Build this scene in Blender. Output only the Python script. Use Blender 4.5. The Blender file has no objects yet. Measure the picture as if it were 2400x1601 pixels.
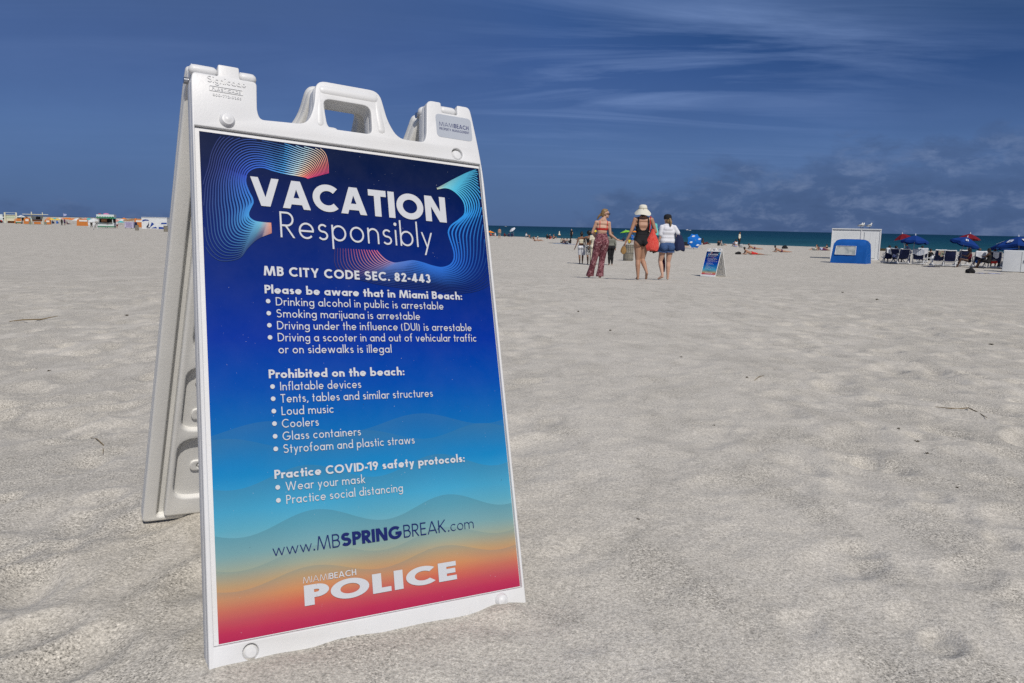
import bpy, bmesh, math, random
import numpy as np
from mathutils import Vector, Matrix
random.seed(7)
scene = bpy.context.scene
COL = scene.collection
R = math.radians
PI = math.pi

# ------------------------------------------------------------------ camera
CZ = 0.75                       # camera height above the sand at the big sign
F = 1850.0                      # focal length in pixels of a 2400 px wide picture
CR = np.array([[0.99978789, 0.02059563, 0.0],
               [0.0029845, -0.14487883, 0.9894449],
               [0.02037824, -0.98923503, -0.14490956]])   # camera (right, down, forward) -> world
cam = bpy.data.cameras.new('camera')
cam.sensor_width = 36.0
cam.lens = F / 2400 * 36.0
cam.clip_start = 0.05
cam.clip_end = 60000
camo = bpy.data.objects.new('camera', cam)
COL.objects.link(camo)
m = Matrix.Identity(4)
for i in range(3):
    m[i][0] = CR[i, 0]; m[i][1] = -CR[i, 1]; m[i][2] = -CR[i, 2]
m[2][3] = CZ
camo.matrix_world = m
scene.camera = camo

# ------------------------------------------------------------------ light
SUN = Vector((0.60, -1.52, 1.76)).normalized()      # towards the sun: behind the camera, to the right
sl = bpy.data.lights.new('sun', 'SUN')
sl.energy = 3.8
sl.angle = R(0.53)
sl.color = (1.0, 0.945, 0.87)
so = bpy.data.objects.new('sun', sl)
COL.objects.link(so)
so.rotation_euler = SUN.to_track_quat('Z', 'Y').to_euler()
scene.view_settings.view_transform = 'Standard'
scene.view_settings.look = 'None'
scene.view_settings.exposure = 0.0
scene.view_settings.gamma = 1.0
scene.cycles.use_denoising = False


class NT:
    """tiny node-tree writer"""
    def __init__(s, tree):
        s.t = tree
        tree.nodes.clear()

    def n(s, typ, **kw):
        nd = s.t.nodes.new(typ)
        for k, v in kw.items():
            if k.startswith('i_'):
                key = k[2:]
                key = int(key) if key.isdigit() else key.replace('_', ' ')
                if isinstance(v, bpy.types.NodeSocket):
                    s.t.links.new(v, nd.inputs[key])
                else:
                    nd.inputs[key].default_value = v
            else:
                setattr(nd, k, v)
        return nd

    def math(s, op, a, b=None, c=None, clamp=False):
        nd = s.t.nodes.new('ShaderNodeMath')
        nd.operation = op
        nd.use_clamp = clamp
        for i, v in enumerate((a, b, c)):
            if v is None:
                continue
            if isinstance(v, bpy.types.NodeSocket):
                s.t.links.new(v, nd.inputs[i])
            else:
                nd.inputs[i].default_value = v
        return nd.outputs[0]

    def mix(s, f, a, b, mode='MIX'):
        nd = s.t.nodes.new('ShaderNodeMix')
        nd.data_type = 'RGBA'
        nd.blend_type = mode
        for i, v in ((0, f), (6, a), (7, b)):
            if isinstance(v, bpy.types.NodeSocket):
                s.t.links.new(v, nd.inputs[i])
            else:
                nd.inputs[i].default_value = v if i == 0 or len(v) == 4 else (*v, 1)
        return nd.outputs[2]

    def ramp(s, f, stops, interp='LINEAR'):
        nd = s.t.nodes.new('ShaderNodeValToRGB')
        cr = nd.color_ramp
        cr.interpolation = interp
        while len(cr.elements) < len(stops):
            cr.elements.new(0.5)
        for e, (p, c) in zip(cr.elements, stops):
            e.position = p
            e.color = (c, c, c, 1) if isinstance(c, (int, float)) else (*c, 1)
        s.t.links.new(f, nd.inputs[0])
        return nd.outputs[0]

    def noise(s, vec, scale, detail=4, rough=0.55, dist=0.0):
        nd = s.n('ShaderNodeTexNoise', i_Scale=scale, i_Detail=detail, i_Roughness=rough, i_Distortion=dist)
        if vec is not None:
            s.t.links.new(vec, nd.inputs['Vector'])
        return nd.outputs[0]


def lin(r, g=None, b=None):
    """8-bit display colour -> linear"""
    if g is None:
        r, g, b = r
    f = lambda c: (c / 255 / 12.92) if c / 255 <= 0.04045 else ((c / 255 + 0.055) / 1.055) ** 2.4
    return (f(r), f(g), f(b))


# ------------------------------------------------------------------ sky
world = bpy.data.worlds.new('World')
scene.world = world
world.use_nodes = True
W = NT(world.node_tree)
out = W.n('ShaderNodeOutputWorld')
sky = W.n('ShaderNodeTexSky', sky_type='NISHITA')
sky.sun_disc = False
sky.sun_elevation = math.asin(SUN.z)
sky.sun_rotation = math.atan2(SUN.x, SUN.y)
sky.air_density = 1.0
sky.dust_density = 0.3
sky.ozone_density = 3.0
tc = W.n('ShaderNodeTexCoord')
sep = W.n('ShaderNodeSeparateXYZ', i_0=tc.outputs['Generated'])
X, Y, Z = sep.outputs
az = W.math('ARCTAN2', X, Y)                      # 0 ahead, + to the right
el = W.math('ARCSINE', Z)
# the deep polarised blue the photograph shows low over the sea; the natural sky returns higher up
low = W.ramp(W.math('MULTIPLY', el, 2.0), [(0.0, lin(80, 104, 146)), (0.06, lin(83, 110, 153)), (0.2, lin(84, 114, 162)),
                                          (0.42, lin(68, 97, 156)), (0.62, lin(56, 86, 146))])
left = W.ramp(W.math('MULTIPLY_ADD', az, 0.7, 0.5), [(0.10, lin(73, 99, 145)), (0.35, lin(70, 96, 145)), (0.52, lin(58, 89, 142)), (0.68, lin(36, 72, 124)), (0.9, lin(23, 60, 106))])
hi = W.ramp(el, [(0.08, 0.0), (0.24, 1.0)])
low = W.mix(W.math('MULTIPLY', hi, 0.92), low, left)
# thin cirrus streaks on a flat layer overhead
zc = W.math('MAXIMUM', Z, 0.0)
zi = W.math('ADD', zc, 0.06)
px = W.math('DIVIDE', X, zi); py = W.math('DIVIDE', Y, zi)
cv = W.n('ShaderNodeCombineXYZ', i_0=px, i_1=py, i_2=0.0)
mp = W.n('ShaderNodeMapping', i_Vector=cv.outputs[0])
mp.inputs['Rotation'].default_value = (0, 0, R(-14))
mp.inputs['Scale'].default_value = (0.42, 1.5, 1.0)
c1 = W.noise(mp.outputs[0], 0.75, 8, 0.6, 1.3)
c2 = W.noise(cv.outputs[0], 0.33, 2, 0.5)
cir = W.math('MULTIPLY', W.ramp(c1, [(0.44, 0.0), (0.72, 1.0)]), W.ramp(c2, [(0.36, 0.0), (0.60, 1.0)]))
msk = W.ramp(W.math('MULTIPLY_ADD', az, 0.7, 0.5), [(0.20, 0.14), (0.44, 0.30), (0.56, 0.9), (0.70, 0.85), (0.84, 0.35), (0.95, 0.10)])
cir = W.math('MULTIPLY', W.math('MULTIPLY', W.math('MULTIPLY', cir, msk), 0.95), W.ramp(el, [(0.045, 0.0), (0.12, 1.0)]))
skyc = W.mix(cir, low, lin(124, 150, 198))
# low bank of grey-mauve cumulus towards the right
av = W.n('ShaderNodeCombineXYZ', i_0=az, i_1=W.math('MULTIPLY', el, 2.1), i_2=0.0)
k1 = W.noise(av.outputs[0], 9.0, 8, 0.62, 0.35)
bank = W.ramp(W.math('MULTIPLY_ADD', az, 0.7, 0.5), [(0.53, 0.0), (0.61, 0.050), (0.72, 0.080), (0.95, 0.125)])
hgt = W.math('SUBTRACT', W.math('MULTIPLY_ADD', W.math('SUBTRACT', k1, 0.5), 0.16, bank), el)
dens = W.ramp(W.math('MULTIPLY_ADD', hgt, 14.0, 0.15), [(0.0, 0.0), (0.35, 0.55), (1.0, 0.8)])
k2 = W.noise(av.outputs[0], 21.0, 7, 0.65, 0.3)
bcol = W.ramp(k2, [(0.30, lin(60, 79, 115)), (0.50, lin(70, 90, 128)), (0.70, lin(116, 131, 162))])
skyc = W.mix(W.math('MULTIPLY', dens, 0.85), skyc, bcol)
k3 = W.noise(av.outputs[0], 3.0, 5, 0.6)
skyc = W.mix(0.35, skyc, W.mix(1.0, skyc, W.ramp(k3, [(0.3, 0.84), (0.7, 1.16)]), 'MULTIPLY'))
nat = W.n('ShaderNodeVectorMath', operation='SCALE', i_0=sky.outputs[0])
nat.inputs['Scale'].default_value = 0.085
up = W.ramp(el, [(0.36, 0.0), (0.80, 1.0)])
final = W.mix(up, skyc, nat.outputs[0])
bg = W.n('ShaderNodeBackground', i_Color=final, i_Strength=1.0)
W.t.links.new(bg.outputs[0], out.inputs[0])

# ------------------------------------------------------------------ materials
MATS = {}


def mat(name, col, rough=0.6, spec=0.3, var=0.0, vs=6.0, bump=0.0, bs=60.0, metal=0.0):
    if name in MATS:
        return MATS[name]
    mm = bpy.data.materials.new(name)
    mm.use_nodes = True
    N = NT(mm.node_tree)
    o = N.n('ShaderNodeOutputMaterial')
    p = N.n('ShaderNodeBsdfPrincipled', i_Roughness=rough, i_Metallic=metal)
    p.inputs['Specular IOR Level'].default_value = spec
    tc = N.n('ShaderNodeTexCoord').outputs['Object']
    if var > 0:
        nz = N.noise(tc, vs, 5, 0.6)
        c = N.mix(1.0, col, N.ramp(nz, [(0.25, 1 - var), (0.75, 1 + var)]), 'MULTIPLY')
        N.t.links.new(c, p.inputs['Base Color'])
    else:
        p.inputs['Base Color'].default_value = (*col, 1)
    if bump > 0:
        b = N.n('ShaderNodeBump', i_Height=N.noise(tc, bs, 4, 0.6), i_Strength=bump)
        b.inputs['Distance'].default_value = 0.01
        N.t.links.new(b.outputs[0], p.inputs['Normal'])
    N.t.links.new(p.outputs[0], o.inputs[0])
    MATS[name] = mm
    return mm


# ------------------------------------------------------------------ object helpers
def tag(o, label=None, cat=None, group=None, kind=None):
    if label: o['label'] = label
    if cat: o['category'] = cat
    if group: o['group'] = group
    if kind: o['kind'] = kind
    return o


def empty(name, loc=(0, 0, 0), rz=0.0, label=None, cat=None, group=None):
    o = bpy.data.objects.new(name, None)
    o.empty_display_size = 0.1
    o.location = loc
    o.rotation_euler = (0, 0, rz)
    COL.objects.link(o)
    return tag(o, label, cat, group)


def link(name, me, mt=None, parent=None, loc=None, rz=None):
    o = bpy.data.objects.new(name, me)
    COL.objects.link(o)
    if mt is not None:
        me.materials.clear()
        for q in (mt if isinstance(mt, (list, tuple)) else [mt]):
            me.materials.append(q)
    if parent is not None: o.parent = parent
    if loc is not None: o.location = loc
    if rz is not None: o.rotation_euler = (0, 0, rz)
    return o


def copy_tree(o, parent=None):
    c = o.copy()
    COL.objects.link(c)
    if parent is not None:
        c.parent = parent
        c.matrix_parent_inverse = o.matrix_parent_inverse.copy()
    for ch in list(o.children):
        copy_tree(ch, c)
    return c


class MB:
    """collects shapes and links them as ONE mesh"""
    def __init__(s):
        s.v = []; s.f = []; s.mi = []; s.c = []
        s.cur = 0

    def add(s, vs, fs, col=None):
        o = len(s.v)
        s.v += [tuple(v) for v in vs]
        s.f += [tuple(o + i for i in f) for f in fs]
        s.mi += [s.cur] * len(fs)
        s.c += [col or (1, 1, 1)] * len(vs)
        return s

    def box(s, c, d, rz=0.0, M=None, taper=1.0):
        x, y, z = d[0] / 2, d[1] / 2, d[2] / 2
        vs = [Vector(q) for q in ((-x, -y, -z), (x, -y, -z), (x, y, -z), (-x, y, -z),
              (-x * taper, -y * taper, z), (x * taper, -y * taper, z), (x * taper, y * taper, z), (-x * taper, y * taper, z))]
        M = M if M is not None else Matrix.Rotation(rz, 3, 'Z')
        return s.add([M @ v + Vector(c) for v in vs], [(3, 2, 1, 0), (4, 5, 6, 7), (0, 1, 5, 4), (1, 2, 6, 5), (2, 3, 7, 6), (3, 0, 4, 7)])

    def bar(s, a, b, w, h=None):
        a, b = Vector(a), Vector(b)
        h = h or w
        z = (b - a).normalized()
        t = Vector((0, 0, 1)) if abs(z.z) < 0.95 else Vector((0, 1, 0))
        x = z.cross(t).normalized(); y = x.cross(z)
        vs = []
        for p in (a, b):
            for i, j in ((-1, -1), (1, -1), (1, 1), (-1, 1)):
                vs.append(p + x * (w / 2 * i) + y * (h / 2 * j))
        return s.add(vs, [(0, 1, 2, 3), (7, 6, 5, 4), (0, 4, 5, 1), (1, 5, 6, 2), (2, 6, 7, 3), (3, 7, 4, 0)])

    def tube(s, pts, r, n=8, caps=True):
        pts = [Vector(p) for p in pts]
        rs = r if isinstance(r, (list, tuple)) else [r] * len(pts)
        vs, fs = [], []
        for i, p in enumerate(pts):
            d = (pts[min(i + 1, len(pts) - 1)] - pts[max(i - 1, 0)]).normalized()
            t = Vector((0, 0, 1)) if abs(d.z) < 0.9 else Vector((1, 0, 0))
            x = d.cross(t).normalized(); y = x.cross(d)
            for k in range(n):
                a = 2 * PI * k / n
                vs.append(p + (x * math.cos(a) + y * math.sin(a)) * rs[i])
        for i in range(len(pts) - 1):
            for k in range(n):
                k2 = (k + 1) % n
                fs.append((i * n + k, i * n + k2, i * n + n + k2, i * n + n + k))
        if caps:
            fs.append(tuple(range(n)))
            fs.append(tuple((len(pts) - 1) * n + k for k in reversed(range(n))))
        return s.add(vs, [f[::-1] for f in fs])

    def lathe(s, prof, c=(0, 0, 0), n=24, M=None):
        vs, fs = [], []
        M = M if M is not None else Matrix.Identity(3)
        for r, z in prof:
            for k in range(n):
                a = 2 * PI * k / n
                vs.append(M @ Vector((r * math.cos(a), r * math.sin(a), z)) + Vector(c))
        for i in range(len(prof) - 1):
            for k in range(n):
                k2 = (k + 1) % n
                fs.append((i * n + k, i * n + k2, i * n + n + k2, i * n + n + k))
        return s.add(vs, fs)

    def cap(s, p0, r0, p1, r1, n=10, m=4, flat=(1, 1, 1)):
        """tapered capsule"""
        p0, p1 = Vector(p0), Vector(p1)
        d = p1 - p0
        L = d.length
        z = d / L if L > 1e-6 else Vector((0, 0, 1))
        t = Vector((0, 0, 1)) if abs(z.z) < 0.9 else Vector((1, 0, 0))
        x = z.cross(t).normalized(); y = z.cross(x)
        rings = []
        for i in range(m + 1):
            a = PI / 2 * (1 - i / m)
            rings.append((p0, -r0 * math.sin(a), r0 * math.cos(a)))
        for i in range(m + 1):
            a = PI / 2 * i / m
            rings.append((p1, r1 * math.sin(a), r1 * math.cos(a)))
        vs, fs = [], []
        for p, h, r in rings:
            r = max(r, 1e-4)
            for k in range(n):
                a = 2 * PI * k / n
                vs.append(p + z * h + (x * math.cos(a) + y * math.sin(a)) * r)
        q = len(rings)
        for i in range(q - 1):
            for k in range(n):
                k2 = (k + 1) % n
                fs.append((i * n + k, i * n + k2, i * n + n + k2, i * n + n + k))
        fs.append(tuple(reversed(range(n)))); fs.append(tuple((q - 1) * n + k for k in range(n)))
        return s.add(vs, fs)

    def ell(s, c, rad, M=None, n=14, m=9):
        vs, fs = [], []
        M = M if M is not None else Matrix.Identity(3)
        for i in range(m + 1):
            a = -PI / 2 + PI * i / m
            for k in range(n):
                b = 2 * PI * k / n
                vs.append(M @ Vector((rad[0] * math.cos(a) * math.cos(b), rad[1] * math.cos(a) * math.sin(b), rad[2] * math.sin(a))) + Vector(c))
        for i in range(m):
            for k in range(n):
                k2 = (k + 1) % n
                fs.append((i * n + k, i * n + k2, i * n + n + k2, i * n + n + k))
        return s.add(vs, fs)

    def me(s, name='mesh', smooth=True, ang=40, col=False, weld=True):
        me = bpy.data.meshes.new(name)
        me.from_pydata(s.v, [], s.f)
        me.update()
        if len(set(s.mi)) > 1 or (s.mi and max(s.mi) > 0):
            me.polygons.foreach_set('material_index', s.mi)
        if col:
            a = me.color_attributes.new('Col', 'FLOAT_COLOR', 'POINT')
            flat = np.ones((len(s.v), 4), dtype=np.float32)
            flat[:, :3] = np.array(s.c, dtype=np.float32)
            a.data.foreach_set('color', flat.ravel())
        if weld and not col:
            bm = bmesh.new(); bm.from_mesh(me)
            bmesh.ops.remove_doubles(bm, verts=bm.verts, dist=1e-5)
            bm.to_mesh(me); bm.free()
        if smooth and len(me.polygons):
            me.shade_smooth()
            me.set_sharp_from_angle(angle=R(ang))
        return me

    def build(s, name, mt, parent=None, loc=None, rz=None, **kw):
        return link(name, s.me(name, **kw), mt, parent, loc, rz)


# ------------------------------------------------------------------ the lie of the sand
def _hash(xi, yi, seed):
    h = (xi.astype(np.int64) * 374761393 + yi.astype(np.int64) * 668265263 + seed * 144269504) & 0xffffffff
    h = ((h ^ (h >> 13)) * 1274126177) & 0xffffffff
    h = (h ^ (h >> 16)) & 0xffffffff
    return h.astype(np.float64) / 4294967295.0


def vnoise(x, y, seed=0):
    xi, yi = np.floor(x), np.floor(y)
    fx, fy = x - xi, y - yi
    fx = fx * fx * fx * (fx * (fx * 6 - 15) + 10); fy = fy * fy * fy * (fy * (fy * 6 - 15) + 10)
    a = _hash(xi, yi, seed); b = _hash(xi + 1, yi, seed); c = _hash(xi, yi + 1, seed); d = _hash(xi + 1, yi + 1, seed)
    return (a * (1 - fx) + b * fx) * (1 - fy) + (c * (1 - fx) + d * fx) * fy - 0.5


def prints(x, y, cell, seed, lx, ly, prob):
    """soft old footprints scattered over the sand"""
    z = np.zeros_like(x)
    gx, gy = np.floor(x / cell), np.floor(y / cell)
    for i in (-1, 0, 1):
        for j in (-1, 0, 1):
            cx, cy = gx + i, gy + j
            hx = (cx + 0.5 + 0.9 * (_hash(cx, cy, seed) - 0.5)) * cell
            hy = (cy + 0.5 + 0.9 * (_hash(cx, cy, seed + 1) - 0.5)) * cell
            a = PI / 2 + (_hash(cx, cy, seed + 2) - .5) * 1.7
            s = 0.6 + 0.7 * _hash(cx, cy, seed + 4)
            on = (_hash(cx, cy, seed + 3) < prob) * (0.4 + 0.6 * _hash(cx, cy, seed + 5))
            dx, dy = x - hx, y - hy
            u = (dx * np.cos(a) + dy * np.sin(a)) / (lx * s)
            v = (-dx * np.sin(a) + dy * np.cos(a)) / (ly * s)
            e = np.sqrt(u * u + v * v)
            z += on * (-1 / (1 + e ** 4.2) + 0.36 * np.exp(-((e - 1.45) / 0.38) ** 2))
    return z


PR = [0, 1.6, 5, 10, 15, 19, 22, 25, 30, 37, 47, 62, 100, 150, 300, 4000]
PZ = [-.745, -.75, -.83, -.96, -1.09, -1.215, -1.36, -1.50, -1.755, -1.80, -1.88, -1.97, -2.06, -2.09, -2.14, -2.2]
SEA_Z = CZ - 2.42


def ground(x, y, rough=True):
    x = np.asarray(x, dtype=np.float64); y = np.asarray(y, dtype=np.float64)
    r = np.hypot(x, y)
    z = np.interp(r, PR, PZ) + CZ
    s = (x + 0.96 * y - 152) / 1.386                   # metres past the berm crest, towards the water
    s = s - np.maximum(0, -45 - x) * 1.5                # on the far left the beach runs on to the horizon
    z = z - np.where(s > 0, np.minimum(s * 0.065, 6.0), 0.0)
    if rough:
        near = np.interp(r, [0, 13, 17, 33, 40, 120, 200], [1, 1, .4, .3, .6, .6, 0])
        near = near * (1 - .85 * np.exp(-((x + .25) ** 2 + (y - 1.38) ** 2) / .16))
        path = 1 - .78 * np.exp(-((x - .10 - .15 * y) / (.30 + .13 * y)) ** 2)          # smoother strip where the wind has levelled it
        z = z + near * 0.014 * vnoise(x * 0.9 + 3, y * 0.7, 1) + near * path * 0.024 * vnoise(x * 3.0 + .6 * y, y * 1.5 + 9, 2)
        z = z + near * path * 0.031 * prints(x, y, 0.36, 11, 0.16, 0.085, 0.70) * np.interp(r, [1.5, 3], [.7, 1])
        z = z + near * path * 0.017 * prints(x + 5, y + 3, 0.21, 31, 0.08, 0.05, 0.7)
        z = z + near * path * 0.011 * vnoise(x * 8 + 2 * y, y * 5, 5) + near * 0.004 * vnoise(x * 24, y * 20, 6)
        # sand drifted against the foot of the big sign
        z = z + .019 * np.exp(-((x + .50) ** 2 + (y - 1.22) ** 2) / .06) - .013 * np.exp(-((x - .05) ** 2 + (y - 1.52) ** 2) / .03)
        z = z + 0.014 * np.exp(-((x + .005) ** 2 + (y - 1.475) ** 2) / .0022) + .011 * vnoise(x * 14, y * 14, 8) * np.exp(-((x + .25) ** 2 + (y - 1.38) ** 2) / .2)
    return z


def ray(px, py):
    return CR @ np.array([px - 1200.0, py - 800.5, F])


def gp(px, py):
    """point of the sand seen at picture position (2400 px wide)"""
    v = ray(px, py)
    v = v / v[1]
    t = np.concatenate([np.arange(1, 30, .05), np.arange(30, 400, .2)])
    gz = ground(v[0] * t, t, False)
    below = np.nonzero(v[2] * t + CZ <= gz)[0]
    k = below[0] if len(below) else -1
    return at(px, t[k])


def at(px, d, py=560):
    """point of the sand at picture column px and d metres ahead"""
    v = ray(px, py)
    x = v[0] / v[1] * d
    return Vector((x, d, float(ground(x, d))))


def mpp(p):
    """metres per picture pixel at point p"""
    v = CR.T @ (np.array(p) - np.array([0, 0, CZ]))
    return v[2] / F


def grid_ground():
    rs = list(np.arange(0.5, 1.9, 0.0105))
    while rs[-1] < 420: rs.append(rs[-1] * 1.0062)
    while rs[-1] < 4000: rs.append(rs[-1] * 1.12)
    rs = np.array(rs)
    th = np.concatenate([np.arange(-PI, -0.75, 0.07), np.arange(-0.75, 0.75, 0.0052), np.arange(0.75, PI - 0.03, 0.07)])
    T, RR = np.meshgrid(th, rs)
    x = RR * np.sin(T); y = RR * np.cos(T)
    z = ground(x, y)
    z = np.where(RR > 420, np.minimum(z, CZ - 2.2), z)
    n, k = x.shape
    co = np.stack([x, y, z], -1).reshape(-1, 3)
    co = np.concatenate([co, [[0, 0, 0.0]]])
    idx = np.arange(n * k).reshape(n, k)
    a, b = idx[:-1], idx[1:]
    q = np.stack([a, np.roll(a, -1, 1), np.roll(b, -1, 1), b], -1).reshape(-1, 4)
    me = bpy.data.meshes.new('sand')
    fan = np.stack([np.full(k, n * k), np.roll(idx[0], -1), idx[0]], -1)
    loops = np.concatenate([q.ravel(), fan.ravel()])
    me.vertices.add(len(co)); me.vertices.foreach_set('co', co.ravel())
    me.loops.add(len(loops)); me.loops.foreach_set('vertex_index', loops)
    st = np.concatenate([np.arange(len(q)) * 4, len(q) * 4 + np.arange(k) * 3])
    me.polygons.add(len(st)); me.polygons.foreach_set('loop_start', st)
    me.update(calc_edges=True)
    me.validate()
    bm = bmesh.new(); bm.from_mesh(me)
    bmesh.ops.recalc_face_normals(bm, faces=bm.faces)
    if sum(f.normal.z for f in list(bm.faces)[:200]) < 0:
        bmesh.ops.reverse_faces(bm, faces=bm.faces)
    bm.to_mesh(me); bm.free()
    me.shade_smooth()
    return me


def sand_material():
    mm = bpy.data.materials.new('sand'); mm.use_nodes = True
    N = NT(mm.node_tree)
    o = N.n('ShaderNodeOutputMaterial')
    p = N.n('ShaderNodeBsdfPrincipled', i_Roughness=0.95)
    p.inputs['Specular IOR Level'].default_value = 0.12
    tc = N.n('ShaderNodeTexCoord').outputs['Object']
    base = N.ramp(N.noise(tc, 0.55, 5, 0.6), [(0.3, (.492, .460, .402)), (0.7, (.545, .510, .450))])
    patch = N.ramp(N.noise(tc, 3.4, 6, 0.62, 0.4), [(0.30, 0.92), (0.68, 1.05)])
    c = N.mix(1.0, base, patch, 'MULTIPLY')
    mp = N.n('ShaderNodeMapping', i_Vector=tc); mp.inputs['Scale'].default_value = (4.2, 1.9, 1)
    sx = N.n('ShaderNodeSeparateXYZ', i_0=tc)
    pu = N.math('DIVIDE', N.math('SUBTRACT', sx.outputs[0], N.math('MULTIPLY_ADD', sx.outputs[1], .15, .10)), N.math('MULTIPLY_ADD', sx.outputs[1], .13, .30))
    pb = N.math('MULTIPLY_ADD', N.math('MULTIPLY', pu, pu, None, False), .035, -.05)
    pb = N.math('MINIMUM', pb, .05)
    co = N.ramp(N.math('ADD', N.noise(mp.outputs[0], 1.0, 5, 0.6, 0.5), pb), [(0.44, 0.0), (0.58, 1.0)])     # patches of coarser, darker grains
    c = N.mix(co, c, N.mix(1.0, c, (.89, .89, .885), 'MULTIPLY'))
    gn = N.noise(tc, 300, 2, 0.7)
    fine = N.ramp(gn, [(0.30, 0.55), (0.46, 0.95), (0.60, 1.06), (0.74, 1.45)])
    coarse = N.ramp(N.noise(tc, 230, 2, 0.8), [(0.32, 0.25), (0.47, 0.92), (0.58, 1.10), (0.72, 1.75)])
    g1 = N.mix(co, fine, coarse)
    g2 = N.ramp(N.noise(tc, 120, 3, 0.75), [(0.28, 0.62), (0.5, 1.0), (0.72, 1.32)])
    c = N.mix(1.0, c, g1, 'MULTIPLY'); c = N.mix(1.0, c, g2, 'MULTIPLY')
    vo = N.n('ShaderNodeTexVoronoi', i_Scale=46.0)
    N.t.links.new(tc, vo.inputs['Vector'])
    bit = N.ramp(vo.outputs['Distance'], [(0.045, 1.0), (0.075, 0.0)])
    sc = N.n('ShaderNodeSeparateColor', i_0=vo.outputs['Color'])
    shell = N.math('MULTIPLY', bit, N.ramp(sc.outputs[0], [(0.86, 0.0), (0.88, 1.0)]))
    dark = N.math('MULTIPLY', bit, N.ramp(sc.outputs[1], [(0.93, 0.0), (0.95, 1.0)]))
    c = N.mix(N.math('MULTIPLY', shell, 0.7), c, (.68, .64, .58))
    c = N.mix(N.math('MULTIPLY', dark, 0.8), c, (.10, .085, .07))
    N.t.links.new(c, p.inputs['Base Color'])
    h = N.math('ADD', N.math('MULTIPLY', N.noise(tc, 34, 5, 0.65), 0.4), N.math('MULTIPLY', N.noise(tc, 240, 3, 0.7), 0.16))
    h = N.math('ADD', h, N.math('MULTIPLY', N.noise(tc, 7, 5, 0.6), 0.5))
    b = N.n('ShaderNodeBump', i_Height=h, i_Strength=0.75)
    b.inputs['Distance'].default_value = 0.012
    N.t.links.new(b.outputs[0], p.inputs['Normal'])
    N.t.links.new(p.outputs[0], o.inputs[0])
    return mm


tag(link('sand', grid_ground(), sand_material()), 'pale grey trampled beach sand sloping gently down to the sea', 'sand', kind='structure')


def sea_material():
    mm = bpy.data.materials.new('sea_water'); mm.use_nodes = True
    N = NT(mm.node_tree)
    o = N.n('ShaderNodeOutputMaterial')
    p = N.n('ShaderNodeBsdfPrincipled', i_Roughness=0.45)
    p.inputs['Specular IOR Level'].default_value = 0.03
    tc = N.n('ShaderNodeTexCoord').outputs['Object']
    sp = N.n('ShaderNodeSeparateXYZ', i_0=tc)
    s = N.math('MULTIPLY_ADD', N.math('MULTIPLY_ADD', sp.outputs[1], 0.96, sp.outputs[0]), 1 / 1.386, -152 / 1.386)
    u = N.math('DIVIDE', s, N.math('ADD', s, 160.0))       # 0 at the beach, 1 far out: shoal colours
    c = N.ramp(u, [(0.0, (.030, .098, .118)), (0.25, (.010, .062, .085)), (0.6, (.0035, .040, .068)), (0.92, (.002, .028, .055)), (1.0, (.002, .026, .053))])
    mp = N.n('ShaderNodeMapping', i_Vector=tc)
    mp.inputs['Rotation'].default_value = (0, 0, R(45))
    mp.inputs['Scale'].default_value = (0.05, 0.35, 1)
    w1 = N.noise(mp.outputs[0], 1.0, 6, 0.7, 0.4)
    c = N.mix(1.0, c, N.ramp(w1, [(0.28, 0.74), (0.72, 1.30)]), 'MULTIPLY')
    mp2 = N.n('ShaderNodeMapping', i_Vector=tc)
    mp2.inputs['Scale'].default_value = (0.35, 0.05, 1)
    w2 = N.noise(mp2.outputs[0], 1.0, 4, 0.7)
    c = N.mix(1.0, c, N.ramp(w2, [(0.3, 0.82), (0.7, 1.18)]), 'MULTIPLY')
    foam = N.math('MULTIPLY', N.ramp(N.math('MULTIPLY', s, 0.05), [(0.12, 1.0), (0.5, 0.0)]), N.ramp(N.noise(tc, 0.35, 5, 0.7), [(0.52, 0.0), (0.60, 1.0)]))
    c = N.mix(N.math('MULTIPLY', foam, 0.5), c, (.6, .64, .65))
    N.t.links.new(c, p.inputs['Base Color'])
    b = N.n('ShaderNodeBump', i_Height=N.math('ADD', w1, N.noise(tc, 0.9, 4, 0.6)), i_Strength=0.4)
    b.inputs['Distance'].default_value = 0.5
    N.t.links.new(b.outputs[0], p.inputs['Normal'])
    N.t.links.new(p.outputs[0], o.inputs[0])
    return mm


sea = MB()
sea.add([(-40000, -20000, SEA_Z), (45000, -20000, SEA_Z), (45000, 45000, SEA_Z), (-40000, 45000, SEA_Z)], [(0, 1, 2, 3)])
tag(sea.build('sea', sea_material(), smooth=False), 'deep teal sea reaching to a level horizon', 'sea', kind='structure')
# ------------------------------------------------------------------ lettering: a geometric sans built from strokes
def L(*pts): return ('L', pts)
def D(a, b, lo=0.0, hi=1.0): return ('D', a, b, lo, hi)
def E(cx, cy, rx, ry, a0=0, a1=360): return ('E', cx, cy, rx, ry, a0, a1)
def DOT(cx, cy, r): return ('O', cx, cy, r)


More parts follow.
